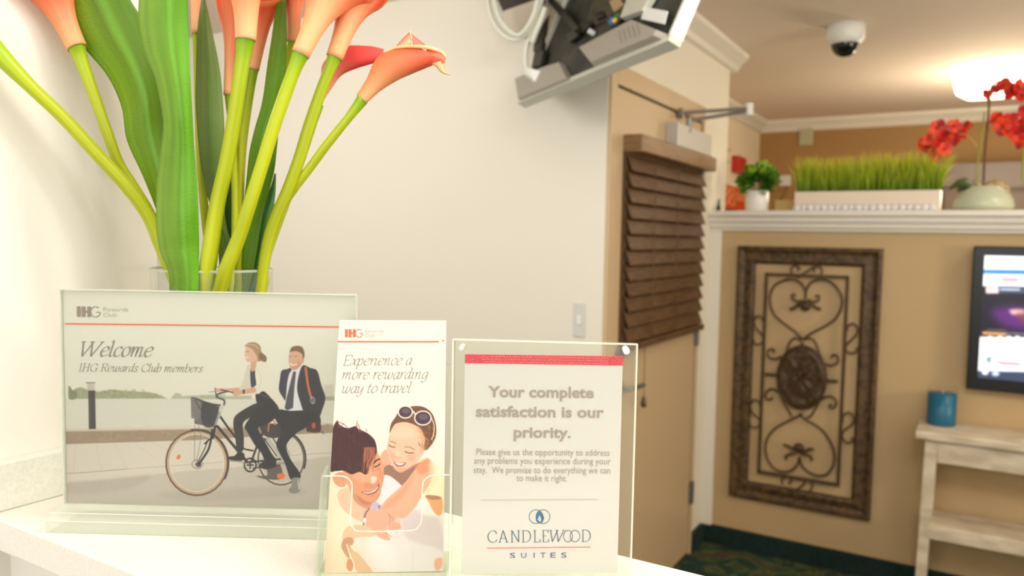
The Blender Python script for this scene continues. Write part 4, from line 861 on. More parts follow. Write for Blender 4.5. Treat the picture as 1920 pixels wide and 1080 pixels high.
for x0_, x1_ in ((-.0015, .0005), (HW-.0005, HW+.0015)):
    L_ = [(0, -.0045), (0, HD+.0018), (topy, HD+.0018), (topy+.012, -.0045)]
    MB().hexa([hp(x0_, y, z) for y, z in L_], [hp(x1_, y, z) for y, z in L_]).build('side_panel', clear('side_acrylic', (244, 248, 242), body=.2, body_rgb=(226, 232, 222)), hd)
b0 = hp(0, 0, 0); mb = MB(); c_ = [hp(-.002, 0, HD+.004), hp(HW+.002, 0, HD+.004), hp(HW+.002, 0, -.05), hp(-.002, 0, -.05)]
mb.hexa([(p[0], p[1], 1.1705) for p in c_], [(p[0], p[1], 1.1735) for p in c_]); mb.build('foot_plate', M_edge, hd)

# ---- priority notice in a magnetic acrylic block
NL = at(852, 638, .622); NR = at(1193, 641.5, .612)
NL[2] = NR[2] = (NL[2]+NR[2])/2; ex = (NR-NL)/np.linalg.norm(NR-NL); PN0 = NL*A3((1, 1, 0))+A3((0, 0, 1.172)); NWd = np.linalg.norm(NR-NL); NHt = NL[2]-1.172
NN = np.cross(ex, (0, 0, 1)); PNl = Plane(PN0, NN); ez = A3((0, 0, 1))
nt_ = thing('notice_sign', 'portrait acrylic sign with a red band and a satisfaction notice, right of the brochure', 'sign', PN0)
slab(MB(), PN0, ex, ez, NN, 0, NWd, 0, NHt, -.0065, -.001).build('back_sheet', clear('hazy_acrylic', (252, 253, 250), body=.06, body_rgb=(244, 244, 236), ior=1.12), nt_)
slab(MB(), PN0, ex, ez, NN, 0, NWd, 0, NHt, .001, .0055).build('front_sheet', clear('front_acrylic', (255, 255, 254), body=.005, ior=1.12), nt_)
mb = MB()
slab(mb, PN0, ex, ez, NN, -.0006, NWd+.0006, NHt-.0004, NHt+.0007, .0045, .0058); slab(mb, PN0, ex, ez, NN, NWd-.0003, NWd+.0009, 0, NHt, .0042, .0058); slab(mb, PN0, ex, ez, NN, -.0009, .0003, 0, NHt, .0045, .0058)
mb.build('bright_edge', clear('notice_edge', (255, 252, 236), body=.75, body_rgb=(255, 250, 228)), nt_)
slab(MB(), PN0, ex, ez, NN, -.004, NWd+.004, -.001, .0215, -.03, .02).build('stand_base', M_base, nt_, bevel=.001)
a_ = [PNl.W(x, y) for x, y in ((872, 664), (1168, 668), (1157.5, 1074), (865, 1077))]
MB().hexa([p-NN*.0006 for p in a_], a_).build('paper', mat('notice_paper', (212, 210, 202), .5), nt_)
a_ = [PNl.W(x, y, .0003) for x, y in ((872, 664), (1168, 668), (1167.4, 685.5), (871.5, 681))]
mband = mat('red_band', (204, 44, 66), .5, rgb2=(222, 84, 88), noise_scale=900)
MB().add(a_, [(0, 1, 2, 3)]).build('red_band', mband, nt_)
rb = MB(); 
for i in range(3):
    for x in np.arange(905+i*2, 1140, 5.2):
        y = 668+i*5+(x-872)*.0135; rb.add([PNl.W(x+dx, y+dy, .0005) for dx, dy in ((0, -1.5), (2.0, 0), (0, 1.5), (-2.0, 0))], [(0, 1, 2, 3)])
rb.build('band_pattern', mat('band_pattern', (226, 116, 116)), nt_)
toN = lambda x, y: PNl.W(x, y, .0004)
FT = lambda s, x0, y0, x1, y1, h, m, b=0: font_text('lettering', s, toN, m, nt_, x0, y0, x1, y1, h, b)
FT('Your complete', 915, 744, 1113, 746, 20, M_ink2, .026); FT('satisfaction is our', 892, 781, 1132, 783, 20, M_ink2, .026); FT('priority.', 963, 820, 1070, 821, 20, M_ink2, .026)
FT('Please give us the opportunity to address', 893, 853, 1143, 855, 12.4, M_ink2); FT('any problems you experience during your', 889, 869.5, 1145, 871, 12.4, M_ink2)
FT('stay.  We promise to do everything we can', 888, 887, 1144, 888, 12.4, M_ink2); FT('to make it right.', 968, 902, 1063, 903, 12.4, M_ink2)
strip('thin_line', PNl, [(901, 938), (1121, 937)], 1.0, mat('pale_ink', (186, 178, 166)), nt_)
def ring(cx, cy, rx, ry, wd, m, name='logo_ring'):
    v = []; n = 40
    for i in range(n):
        t = 2*math.pi*i/n; v += [PNl.W(cx+(rx+wd/2)*math.cos(t), cy+(ry+wd/2)*math.sin(t), .0004), PNl.W(cx+(rx-wd/2)*math.cos(t), cy+(ry-wd/2)*math.sin(t), .0004)]
    MB().add(v, [(2*i, 2*i+1, (2*i+3) % (2*n), (2*i+2) % (2*n)) for i in range(n)]).build(name, m, nt_)
ring(1005, 969, 13, 13, 1.1, M_blueink); ring(1018, 969, 13, 13, 1.1, M_blueink)
fl = [(1010.5,958),(1014,961),(1018.5,966),(1020,972),(1017.5,979),(1012.5,982),(1015,976),(1014,970),(1011,966),(1009.5,971),(1007.5,974),(1012,979),(1009,981),(1005,976),(1004.5,969),(1007,963)]
MB().add([PNl.W(x, y, .0004) for x, y in fl], [(0,1,2,8),(2,3,7,8),(3,4,6,7),(4,5,6),(0,8,9,15),(9,10,14,15),(10,13,14),(10,11,12,13)]).build('logo_flame', M_blue, nt_)
PT = lambda s, x0, y0, x1, y1, xh, m, nib, a=15: pen_text('lettering_hotel_name', s, PNl, x0, y0, x1, y1, xh, m, nt_, slant=0, nib=nib, ang=a, off=.0004)
for ch, xa, xb in (('C', 913, 933), ('A', 935, 953), ('N', 957, 976), ('D', 978, 997), ('L', 1000, 1014), ('E', 1016, 1029), ('W', 1031, 1058), ('D', 1090, 1109)):
    PT(ch, xa, 1017.2-(xa-913)*.009, xb, 1017.2-(xb-913)*.009, 14.4, M_blueink, (.05, .12))
ring(1065, 1005.5, 8.3, 10.8, 1.2, M_blueink); ring(1078, 1005.3, 9, 10.8, 1.2, M_blueink)
strip('red_line', PNl, [(913, 1028), (1107, 1026)], 1.4, M_redlight, nt_)
for ch, x in zip('SUITES', (961, 982, 1001.5, 1018, 1037, 1057)):
    wd = 2 if ch == 'I' else 10
    font_text('lettering_suites', ch, toN, M_blueink, nt_, x-wd/2, 1046.2-(x-960)*.006, x+wd/2, 1046.2-(x-960)*.006, 9.6)
for x, y, r_ in ((865, 652, 4.4), (1174.5, 658, 6.2)):
    c = PNl.W(x, y, .0058); r2 = r_/F*.615
    o = MB().tube([c-NN*.012, c+NN*.0006], r2, 20).build('magnet', mat('magnet_white', (246, 246, 242), .25) if x > 900 else mat('magnet_pale', (236, 234, 220), .2), nt_)

# ------------------------------------------------------------------ television seen from behind, on a bracket from the back wall
dB_ = 1.75; pB = at(1275, 90, dB_); kA = ray(985, 203); tA = (pB[2]-CAM[2])/kA[2]; pA = CAM+kA*tA
tw = (pA-pB); TL_ = np.linalg.norm(tw); tw /= TL_; nh = np.cross(A3((0, 0, 1)), tw); 
if nh @ FW < 0: nh = -nh
TT = math.radians(24); tu = math.cos(TT)*A3((0, 0, 1))+math.sin(TT)*nh; tn = np.cross(tw, tu)
if tn @ nh < 0: tn = -tn     # screen side
tv = thing('mounted_television', 'silver-backed television tilted high on the cream wall, seen from behind', 'television', pB)
TH = .55; TD = .034
def tb(mb, a0, a1, b0, b1, c0, c1, mi=0): return slab(mb, pB, tw, tu, tn, a0, a1, b0, b1, c0, c1, mi)
M_sil = mat('silver_plastic', (206, 204, 188), .35); M_grey = mat('grey_plastic', (168, 160, 146), .45); M_pcb = mat('dark_back_panel', (60, 60, 48), .5, rgb2=(34, 36, 30), noise_scale=14)
mb = MB(); tb(mb, 0, TL_, 0, .016, -TD, 0); tb(mb, 0, TL_, TH-.016, TH, -TD, 0); tb(mb, TL_-.014, TL_, .016, TH-.016, -TD, 0); mb.build('casing', M_sil, tv, bevel=.002)
mb = MB(); tb(mb, 0, .014, .0161, TH-.0161, -TD, 0); mb.build('casing_side', M_white, tv, bevel=.001)
mb = MB(); tb(mb, .014, TL_-.014, .016, TH-.016, -.020, -.006); mb.build('back_panel', M_pcb, tv)
mb = MB(); tb(mb, .012, TL_-.012, .012, TH-.012, -.004, -.0005); mb.build('screen', M_black, tv)
PT_ = Plane(pB-tn*TD, tn)
def tpoly(name, P, c0, c1, m, bevel=.003, parent=tv, inset=0):
    a = [PT_.W(x, y) for x, y in P]; c = sum(a)/len(a)
    mb = MB().hexa([p+tn*c0 for p in a], [(p+(c-p)*inset)+tn*c1 for p in a]); return mb.build(name, m, parent, bevel=bevel)
tpoly('speaker_cover', [(967,150),(1022,128),(1055,118),(1072,150),(974,190)], .012, -.012, M_grey, inset=.06)
tpoly('vent_cover', [(1088,96),(1196,40),(1252,62),(1244,74),(1112,127)], .012, -.02, M_grey, inset=.10)
hl = MB()
for r_ in range(4):
    for c_i in range(5):
        x = 1173+c_i*8.6+r_*1.5; y = 69-c_i*3.6+r_*5.6; p = PT_.W(x, y); p = p - tn*.0198; s_ = .0019
        hl.add([p-tn*.0012+tw*s_*a_+tu*s_*1.6*b_ for a_, b_ in ((-1, -1), (1, -1), (1, 1), (-1, 1))], [(0, 1, 2, 3)])
hl.build('vent_holes', mat('vent_dark', (96, 88, 72), .7), tv)
tpoly('rating_label', [(1211,14),(1253,22),(1247,46),(1203,36)], -.0, -.0025, M_white, bevel=0)
tpoly('side_cover', [(1193,-40),(1245,-40),(1208,22),(1166,36)], .012, -.008, mat('light_grey_plastic', (200, 198, 180), .45))
tpoly('port_recess', [(1085,58),(1160,20),(1190,-30),(1120,-30)], .012, .008, mat('recess_brown', (84, 74, 52), .6, rgb2=(50, 56, 40), noise_scale=30), bevel=0)
tpoly('port_block', [(1138,40),(1150,26),(1168,30),(1156,50)], .010, -.006, M_black)
tpoly('socket', [(1143,45),(1149,32),(1156,37),(1149,50)], .004, -.008, mat('socket_blue', (30, 110, 170), .4)); tpoly('socket', [(1150,42),(1156,35),(1161,38),(1155,46)], .004, -.009, mat('socket_yellow', (232, 200, 30), .4)); tpoly('socket', [(1153,33),(1163,26),(1166,31),(1158,38)], .004, -.008, mat('socket_green', (40, 120, 50), .4))
for P in ([(1080,52),(1100,36),(1112,44),(1094,62)], [(1112,26),(1128,20),(1134,30),(1120,38)], [(1062,66),(1078,56),(1088,66),(1070,80)]): tpoly('connector', P, .010, -.004, M_black)
tpoly('connector', [(1142,2),(1160,-6),(1170,8),(1150,22)], .008, -.002, mat('connector_tan', (176, 150, 110), .5))
for x, y, r_ in ((1108, 60, 5), (1016, 90, 6.5)):
    p = PT_.W(x, y); MB().tube([p+tn*.01, p-tn*.008], r_/F*2.2, 12).build('stud', M_white, tv)
# mount: plate and arm
q0 = PT_.W(1040, 40); mt = thing('wall_mount', 'dark metal swivel bracket between the television and the cream wall', 'bracket', on(965, -10, 1, 2.40))
tpoly('vesa_rail', [(1004,100),(1020,96),(1036,-30),(1018,-30)], .006, -.012, mat('mount_dark', (58, 56, 44), .5, metal=.3), parent=mt)
tpoly('vesa_rail', [(1000,130),(1018,124),(1024,96),(1006,100)], .006, -.010, mat('mount_dark'), parent=mt)
tpoly('vesa_arm', [(1024,-4),(1034,-10),(1094,58),(1084,64)], .004, -.018, mat('mount_dark'), parent=mt, bevel=.001)
w1 = on(978, -20, 1, 2.40); MB().tube([PT_.W(1030, -20, .0), on(1000, -24, 1, 2.25), w1+A3((0, .04, 0))], .02, 8).build('arm', mat('mount_dark'), mt)
a_ = [on(x, y, 1, 2.36) for x, y in ((905, -60), (1010, -60), (1003, -2), (942, 22))]; MB().hexa([p for p in a_], [p+A3((0, .08, 0)) for p in a_]).build('wall_plate', mat('mount_brown', (48, 34, 22), .5), mt, bevel=.004)
a_ = [on(x, y, 1, 2.34) for x, y in ((943, 20), (1005, -2), (1010, 34), (986, 68), (958, 62))]; MB().hexa([p for p in a_], [p+A3((0, .10, 0)) for p in a_]).build('cover_plate', mat('mount_beige', (206, 192, 170), .5), mt, bevel=.004)
# white cables
M_cable = mat('white_cable', (232, 232, 214), .45)
def tdep(x, y, lift):
    """a little in front of the television's back (or level with its left end)"""
    return min(proj(PT_.W(max(x, 984), y))[2], proj(on(x, y, 1, 2.31))[2]) - lift
def cable(name, P, r, label):
    mb = MB().tube([at(x, y, d) for x, y, d in spline([(x, y, tdep(x, y, l)) for x, y, l in P], 8)], r, 10); o = mb.build(name, M_cable, None, smooth=True); tag(o, label, 'cable', 'white cables looping behind the television'); return o
cable('cable', [(914,-30,.07),(916,10,.07),(926,42,.07),(946,66,.07),(966,74,.07),(984,66,.07),(1000,40,.07),(1012,10,.07),(1022,-20,.07)], .0078, 'outer white cable loop hanging left of the television')
cable('cable', [(922,-30,.09),(928,5,.09),(938,36,.09),(956,58,.09),(972,66,.09),(988,52,.09),(1002,24,.09),(1010,-10,.09)], .0074, 'inner white cable loop hanging left of the television')
cable('cable', [(1020,20,.06),(1006,46,.06),(993,72,.06),(986,96,.06),(986,120,.06),(989,138,.06)], .0080, 'white cable running down to the square plug')
cable('cable', [(1022,14,.08),(1016,34,.08),(1006,58,.08),(998,80,.08)], .0092, 'short thick white cable beside the metal rail')
pd = tdep(1003, 145, .03)
pg = thing('power_plug', 'white square power plug dangling against the silver casing', 'plug', at(1003, 145, pd))
a_ = [at(x, y, pd) for x, y in ((984,128),(996,133),(1003,156),(985,144))]; MB().hexa(a_, [p-FW*.03 for p in a_]).build('plug_neck', M_cable, pg, bevel=.003)
a_ = [at(x, y, pd) for x, y in ((994,133),(1021,140),(1019,163),(999,157))]; MB().hexa(a_, [p-FW*.035 for p in a_]).build('plug_body', mat('plug_white', (246, 246, 238), .35), pg, bevel=.004)

# ------------------------------------------------------------------ ceiling: dome camera and lamp
dc = on(1586, 48, 2, H); cm = thing('dome_camera', 'white dome security camera with dark lens bubble on the ceiling', 'camera', dc)
R0 = .079; MB().lathe(dc, [(R0, 0), (R0, -.035), (R0*.97, -.06), (R0*.78, -.078), (R0*.72, -.080)], 32).build('housing', M_white, cm, smooth=True, bevel=.0)
MB().lathe(dc, [(R0*.70, -.076), (R0*.68, -.095), (R0*.52, -.116), (R0*.28, -.128), (.001, -.132)], 28, cap=False).build('lens_dome', mat('smoked_dome', (16, 18, 18), .08), cm, smooth=True)
lx, ly = on(1900, 136, 2, H)[:2]
lp0 = on(1786, 160, 2, 2.32); lampc = A3((lp0[0]+.26, lp0[1]+.10, H))
lt = thing('ceiling_lamp', 'glowing square frosted glass ceiling lamp behind the red orchid', 'lamp', lampc)
def rsq(c, s, z, n=8, r=.3): 
    out = []
    for k in range(4):
        cx, cy = [(1, 1), (-1, 1), (-1, -1), (1, -1)][k]
        for i in range(n):
            a = math.pi/2*(k+i/(n-1)); out.append((c[0]+cx*s*(1-r)+s*r*math.cos(a), c[1]+cy*s*(1-r)+s*r*math.sin(a), c[2]+z))
    return out
M_glow = mat('lamp_glass', (255, 244, 220), .4, emit=3)
rings = [rsq(lampc, .255, -.018), rsq(lampc, .262, -.045), rsq(lampc, .25, -.085), rsq(lampc, .20, -.12), rsq(lampc, .10, -.134)]
mb = MB(); n = 32; mb.v = [tuple(p) for r_ in rings for p in r_]; mb.f = [(i*n+k, i*n+(k+1) % n, (i+1)*n+(k+1) % n, (i+1)*n+k) for i in range(4) for k in range(n)] + [tuple(range(4*n, 5*n))]; mb.m = [0]*len(mb.f)
mb.build('diffuser', M_glow, lt, smooth=True)
MB().hexa(rsq(lampc, .225, -.018, r=.1), rsq(lampc, .225, 0, r=.1)).build('base_pan', M_white, lt)
pl = bpy.data.lights.new('ceiling_lamp_light', 'POINT'); pl.energy = 22; pl.color = (1, .86, .62); pl.shadow_soft_size = .16
po = bpy.data.objects.new('ceiling_lamp_light', pl); COL.objects.link(po); po.location = (lampc[0], lampc[1], H-.55)

# ------------------------------------------------------------------ far wall things
q = on(1512, 254, 1, 6.22); vt_ = thing('wall_vent', 'pale grey rectangular wall plate high on the gold wall', 'vent', q)
MB().box((q[0]-.05, 6.20, q[2]-.075), (q[0]+.05, 6.22, q[2]+.075)).build('plate', mat('vent_green_grey', (186, 180, 148), .5), vt_, bevel=.004)
for k in range(6): MB().box((q[0]-.042, 6.194, q[2]-.06+k*.022), (q[0]+.042, 6.2, q[2]-.05+k*.022)).build('louvre', mat('vent_green_grey'), vt_)
q = on(1473, 339, 1, 6.22); o = MB().box((q[0]-.042, 6.195, q[2]-.042), (q[0]+.042, 6.22, q[2]+.042)).build('outlet_plate', mat('plate_white'), None, bevel=.004); tag(o, 'small white square outlet plate on the gold wall beside the potted plant', 'outlet')
pts = [on(1474, 350, 1, 6.2), on(1472, 362, 1, 6.1), on(1464, 372, 1, 6.0), on(1456, 378, 1, 6.0)]; 
o = MB().tube(spline(pts, 6), .006, 6).build('wire', mat('wire_brown', (110, 80, 44), .6), None, smooth=True); tag(o, 'thin brown wire hanging down from the white outlet plate', 'wire')
bx0, bx1 = on(1454, 385, 1, 3.86)[0], on(1500, 385, 1, 3.86)[0]; ztb = on(1470, 375, 1, 3.86)[2]
bxo = thing('small_box', 'small beige box standing on the ledge behind the planter end', 'box', ((bx0+bx1)/2, 3.88, 1.612))
MB().box((bx0, 3.85, 1.6125), (bx1, 3.92, ztb-.006)).build('box_body', mat('beige_card', (206, 180, 116), .6), bxo, bevel=.002); MB().box((bx0-.002, 3.848, ztb-.006), (bx1+.002, 3.922, ztb)).build('lid', mat('beige_card'), bxo)
# tall cabinet against the far wall
cx0 = on(1752, 330, 1, 5.75)[0]; czt = on(1850, 304, 1, 5.75)[2]; czm = on(1850, 350, 1, 5.75)[2]
cb_ = thing('tall_cabinet', 'grey-mauve cabinet with a darker lower front behind the orchid pot', 'cabinet', (cx0+.8, 6.0, 0))
MB().box((cx0, 5.75, czm), (2.7, 6.21, czt)).build('upper_panel', mat('mauve_grey', (104, 90, 82), .5), cb_, bevel=.006)
MB().box((cx0+.02, 5.78, .0), (2.68, 6.21, czm)).build('body', mat('mauve_brown', (96, 78, 62), .5), cb_)
for k in range(3): MB().box((cx0+.06+k*.62, 5.765, .1), (cx0+.62+k*.62, 5.78, czm-.035)).build('door', mat('mauve_brown'), cb_, bevel=.003)
MB().box((cx0+.15, 5.735, czm-.012), (2.7, 5.76, czm+.004)).build('edge_strip', mat('strip_dark', (96, 72, 50), .5), cb_)
# fire alarm and numbered sign on the far left wall
FX = -1.5
ya, yb = on(1371, 310, 0, FX)[1], on(1387, 310, 0, FX)[1]; za, zb = on(1378, 325, 0, FX)[2], on(1378, 294, 0, FX)[2]
fa = thing('fire_alarm', 'red wall fire alarm above the orange number sign', 'alarm', (FX, ya, za))
MB().box((FX, ya, za), (FX+.05, yb, zb)).build('body', mat('alarm_red', (186, 34, 26), .4), fa, bevel=.006); MB().box((FX, yb, za+.02), (FX+.03, yb+.05, zb-.0)).build('strobe', mat('strobe_pale', (220, 206, 176), .4), fa, bevel=.004)
PS = Plane((FX+.012, 4, 1.5), (1, 0, 0)); 
ca = [PS.W(x, y) for x, y in ((1354.5, 343), (1398, 357), (1397, 396), (1354, 389))]
sg = thing('number_sign', 'orange-red sign with large outlined numerals beside the small potted plant', 'sign', ca[3])
MB().hexa([p-A3((.012, 0, 0)) for p in ca], ca).build('board', mat('sign_orange', (216, 74, 28), .45), sg, bevel=.001)
MB().hexa([PS.W(x, y, -.010) for x, y in ((1353, 389), (1385, 394), (1385, 398), (1353, 394))], [PS.W(x, y, .004) for x, y in ((1353, 389), (1385, 394), (1385, 398), (1353, 394))]).build('rail', M_bronze, sg)
M_si = mat('sign_peach', (246, 170, 120), .5)
def sring(cx, cy, rx, ry, wd):
    v = []; n = 24
    for i in range(n):
        t = 2*math.pi*i/n; v += [PS.W(cx+(rx+wd/2)*math.cos(t), cy+(ry+wd/2)*math.sin(t)+math.cos(t)*rx*.3, .002), PS.W(cx+(rx-wd/2)*math.cos(t), cy+(ry-wd/2)*math.sin(t)+math.cos(t)*rx*.3, .002)]
    MB().add(v, [(2*i, 2*i+1, (2*i+3) % (2*n), (2*i+2) % (2*n)) for i in range(n)]).build('numeral', M_si, sg)
sring(1361.5, 357, 4.4, 6.5, 2.2); sring(1361.5, 373, 4.8, 8, 2.2); sring(1372.5, 360, 4.2, 6.5, 2.2); sring(1372.5, 377, 4.6, 8, 2.2)
for y0 in (361, 366, 371): MB().add([PS.W(1380, y0, .002), PS.W(1397, y0+4.6, .002), PS.W(1397, y0+7, .002), PS.W(1380, y0+2.4, .002)], [(0, 1, 2, 3)]).build('text_bar', M_si, sg)
# thin wire ornament on the far left wall
P1 = Plane((FX+.01, 4, 1.5), (1, 0, 0)); mb = MB()
for L_ in ([(1352,276),(1356,290),(1358,306)], [(1356,292),(1362,284),(1372,280)], [(1357,300),(1362,304),(1368,302)]): mb.tube([P1.W(*p) for p in spline(L_, 6)], .005, 6)
tag(mb.build('wire_ornament', mat('wire_grey', (176, 166, 136), .5), None), 'faint thin wire ornament on the cream wall left of the red alarm', 'ornament')
q = on(1347, 392, 1, 3.72); o = MB().lathe((q[0], 3.72, 1.612), [(.010, 0), (.011, .02), (.006, .035), (.004, .06), (.001, .062)], 10).build('pen_stub', M_black, None, smooth=True); tag(o, 'tiny dark pointed object at the left end of the white ledge', 'ornament')

# ------------------------------------------------------------------ plants on the ledge
LZ = 1.612
ql, qr = on(1397, 392, 1, 3.74), on(1441, 392, 1, 3.74); pc = ((ql+qr)/2); pr = (qr[0]-ql[0])/2*.96; pzt = on(1418, 358, 1, 3.74)[2]-LZ
pt = thing('potted_plant', 'small bushy green plant in a white pot on the ledge', 'plant', (pc[0], 3.74, LZ))
MB().lathe((pc[0], 3.74, LZ), [(pr*.9, 0), (pr, .01), (pr*1.02, pzt), (pr*.94, pzt), (pr*.9, pzt-.012), (.001, pzt-.014)], 32, cap=True).build('pot', mat('white_ceramic', (236, 234, 230), .25), pt, smooth=True, bevel=.001)
lm = MB(); ll = .042
lm.add([(0, 0, 0), (.3*ll, .32*ll, .1*ll), (.75*ll, .26*ll, .2*ll), (ll, 0, .1*ll), (.75*ll, -.26*ll, .2*ll), (.3*ll, -.32*ll, .1*ll), (.5*ll, 0, .08*ll)], [(0, 1, 6), (1, 2, 6), (2, 3, 6), (3, 4, 6), (4, 5, 6), (5, 0, 6)])
Mg = [mat('plant_green', (80, 134, 20), .5), mat('plant_green_light', (150, 184, 30), .5), mat('plant_green_dark', (50, 96, 16), .5)]
protos = []
for m_ in Mg:
    me = bpy.data.meshes.new('leaf'); me.from_pydata(lm.v, [], lm.f); me.materials.append(m_); protos.append(me)
cen = Vector((pc[0], 3.74, LZ+pzt+.044))
for i in range(230):
    d = Vector((random.gauss(0, 1), random.gauss(0, 1), random.gauss(.15, .9))).normalized(); rr = random.uniform(.25, 1)**.6
    p = cen + Vector((d.x*.072*rr, d.y*.06*rr, d.z*.058*rr))
    if p.z < LZ+pzt-.004: p.z = LZ+pzt+random.uniform(0, .02)
    o = bpy.data.objects.new('leaf', protos[1 if d.z > .45 and random.random() < .6 else (2 if rr < .7 else 0)]); COL.objects.link(o); o.parent = pt; o.matrix_parent_inverse = Matrix.Translation(-Vector(WORLDLOC[pt.name]))
    qd = (d + Vector((0, 0, .35))).normalized(); o.matrix_basis = Matrix.Translation(p) @ qd.to_track_quat('X', 'Z').to_matrix().to_4x4() @ Matrix.Rotation(random.uniform(-1, 1), 4, 'X') @ Matrix.Scale(random.uniform(.8, 1.25), 4)
stb = MB()
for i in range(8):
    a = i*.8; stb.tube([(pc[0]+.01*math.cos(a), 3.74+.01*math.sin(a), LZ+pzt-.02), (pc[0]+.04*math.cos(a), 3.74+.04*math.sin(a), LZ+pzt+.07)], .0015, 5)
stb.build('stems', Mg[2], pt)
# grass planter
gx0, gx1 = on(1489, 392, 1, 3.70)[0], on(1762, 392, 1, 3.70)[0]; gzt = on(1620, 358, 1, 3.70)[2]
gp = thing('grass_planter', 'long white planter box of bright green artificial grass on the ledge', 'planter', ((gx0+gx1)/2, 3.76, LZ))
bxm = MB(); z0 = LZ; t_ = .006
bxm.box((gx0, 3.70, z0), (gx1, 3.70+t_, gzt)).box((gx0, 3.82-t_, z0), (gx1, 3.82, gzt)).box((gx0, 3.706, z0), (gx0+t_, 3.814, gzt)).box((gx1-t_, 3.706, z0), (gx1, 3.814, gzt)).box((gx0+t_, 3.706, z0), (gx1-t_, 3.814, gzt-.02))
bxm.build('box', mat('planter_white', (232, 214, 196), .4), gp)
gb = MB(); gcol = []
zt_l = on(1500, 296, 1, 3.76)[2]
for i in range(3600):
    x = random.uniform(gx0+.01, gx1-.01); y = random.uniform(3.712, 3.808); h_ = random.uniform(.10, .215)*(.92+.1*noise.noise((x*9, y*9, 0))); ex_ = (x-gx0)/(gx1-gx0)
    lean = random.gauss(0, .014) + (.030*h_/.15 if ex_ > .96 else 0) + (-.012*h_/.15 if ex_ < .04 else 0) + (ex_-.5)*.02; ly = random.gauss(0, .012); w_ = .0018; a = random.uniform(0, 3.14)
    dx, dy = w_*math.cos(a), w_*math.sin(a); z = gzt-.02
    gb.add([(x-dx, y-dy, z), (x+dx, y+dy, z), (x+dx*.8+lean*.4, y+dy*.8+ly*.4, z+h_*.6), (x-dx*.8+lean*.4, y-dy*.8+ly*.4, z+h_*.6), (x+lean*1.3, y+ly*1.3, z+h_)], [(0, 1, 2, 3), (3, 2, 4)])
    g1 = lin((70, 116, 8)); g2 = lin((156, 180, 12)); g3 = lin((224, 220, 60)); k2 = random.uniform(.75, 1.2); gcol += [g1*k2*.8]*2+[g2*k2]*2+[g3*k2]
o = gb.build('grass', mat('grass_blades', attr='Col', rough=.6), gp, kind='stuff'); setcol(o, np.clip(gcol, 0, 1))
# clear glass pebbles in front of the planter
M_peb = clear('pebble_glass', (226, 238, 246), body=.75, body_rgb=(250, 252, 255), ior=1.4, rough=.08); me0 = None
for i in range(20):
    x = gx0+.018+i*(gx1-gx0-.03)/19.5; r_ = .0125*random.uniform(.85, 1.15)
    if me0 is None:
        o = MB().lathe((0, 0, 0), [(.001, 0), (.012, .001), (.0165, .010), (.0145, .020), (.008, .027), (.001, .029)], 12, cap=False).build('glass_pebble', M_peb, None, smooth=True); me0 = o.data
    else: o = bpy.data.objects.new('glass_pebble', me0); COL.objects.link(o)
    o.location = (x, 3.670+random.uniform(-.006, .006), LZ); tag(o, 'clear glass pebble in the row along the foot of the grass planter', 'pebble', 'glass pebbles in front of the grass planter')

# orchid
oc = on(1843, 392, 1, 3.76); OX = oc[0]; orc = thing('orchid_plant', 'red orchid with tall arching stems in a pale green bowl on the ledge', 'plant', (OX, 3.76, LZ))
orad = (on(1903, 385, 1, 3.76)[0]-on(1785, 385, 1, 3.76)[0])/2
MB().lathe((OX, 3.76, LZ), [(orad*.80, 0), (orad*.97, .012), (orad, .028), (orad*.93, .052), (orad*.72, .082), (orad*.46, .102), (orad*.44, .104), (orad*.40, .098), (.001, .094)], 40).build('bowl', mat('celadon', (196, 204, 178), .25), orc, smooth=True)
PO = Plane((OX, 3.76, LZ), (0, -1, 0))
def ocurve(P): return [PO.W(x, y, -z) for x, y, z in spline([p if len(p) == 3 else (*p, 0) for p in P], 6)]
MB().tube(ocurve([(1844,350),(1845,320),(1847,280),(1851,240),(1854,205),(1855,178)]), .0042, 8).build('support_stick', mat('stick_brown', (92, 66, 44), .7), orc, smooth=True)
MB().tube(ocurve([(1850,250),(1853,215),(1856,190),(1856,172),(1862,158),(1880,152),(1905,160),(1935,175)]), .0035, 8).build('stem', mat('orchid_stem_brown', (150, 110, 60), .6), orc, smooth=True)
MB().tube(ocurve([(1830,345),(1833,310),(1838,270),(1843,235),(1846,210)]), .0032, 8).build('stem', mat('orchid_stem', (150, 160, 50), .5), orc, smooth=True)
MB().tube(ocurve([(1832,275),(1818,258),(1800,250),(1780,248),(1760,258),(1745,280),(1740,292)]), .0026, 8).build('stem', mat('orchid_stem_tan', (186, 150, 90), .5), orc, smooth=True)
MB().tube(ocurve([(1849,240),(1862,232),(1880,228),(1905,232),(1920,245)]), .0026, 8).build('stem', mat('orchid_stem_tan'), orc, smooth=True)
MB().tube(ocurve([(1919,340),(1919,300),(1921,280)]), .005, 8).build('stem', mat('orchid_stem'), orc, smooth=True)
# leaves of the orchid
def oleaf(P, W_, name, m, dy=0):
    c = np.array(ocurve(P)); v = []; n = len(c)
    for i, p in enumerate(c):
        wdt = W_*math.sin(math.pi*min(.97, .12+.86*i/(n-1)))**.7; v += [p+A3((0, -wdt*.7, -wdt*.45)), p+A3((0, 0, -.004)), p+A3((0, wdt*.7, wdt*.45))]
    return MB().add(v, [(3*i+j, 3*i+j+1, 3*i+j+4, 3*i+j+3) for i in range(n-1) for j in range(2)]).build(name, m, orc, smooth=True, solid=.004)
oleaf([(1840,352),(1828,350),(1812,342),(1796,343),(1781,354)], .045, 'leaf', mat('orchid_leaf', (58, 88, 30), .4))
oleaf([(1836,352),(1825,352),(1808,350),(1795,358)], .04, 'leaf', mat('orchid_leaf'))
oleaf([(1845,350),(1858,344),(1876,342),(1888,350),(1894,364),(1888,368)], .032, 'leaf', mat('orchid_leaf_pale', (206, 190, 150), .5, rgb2=(150, 130, 84), noise_scale=60))
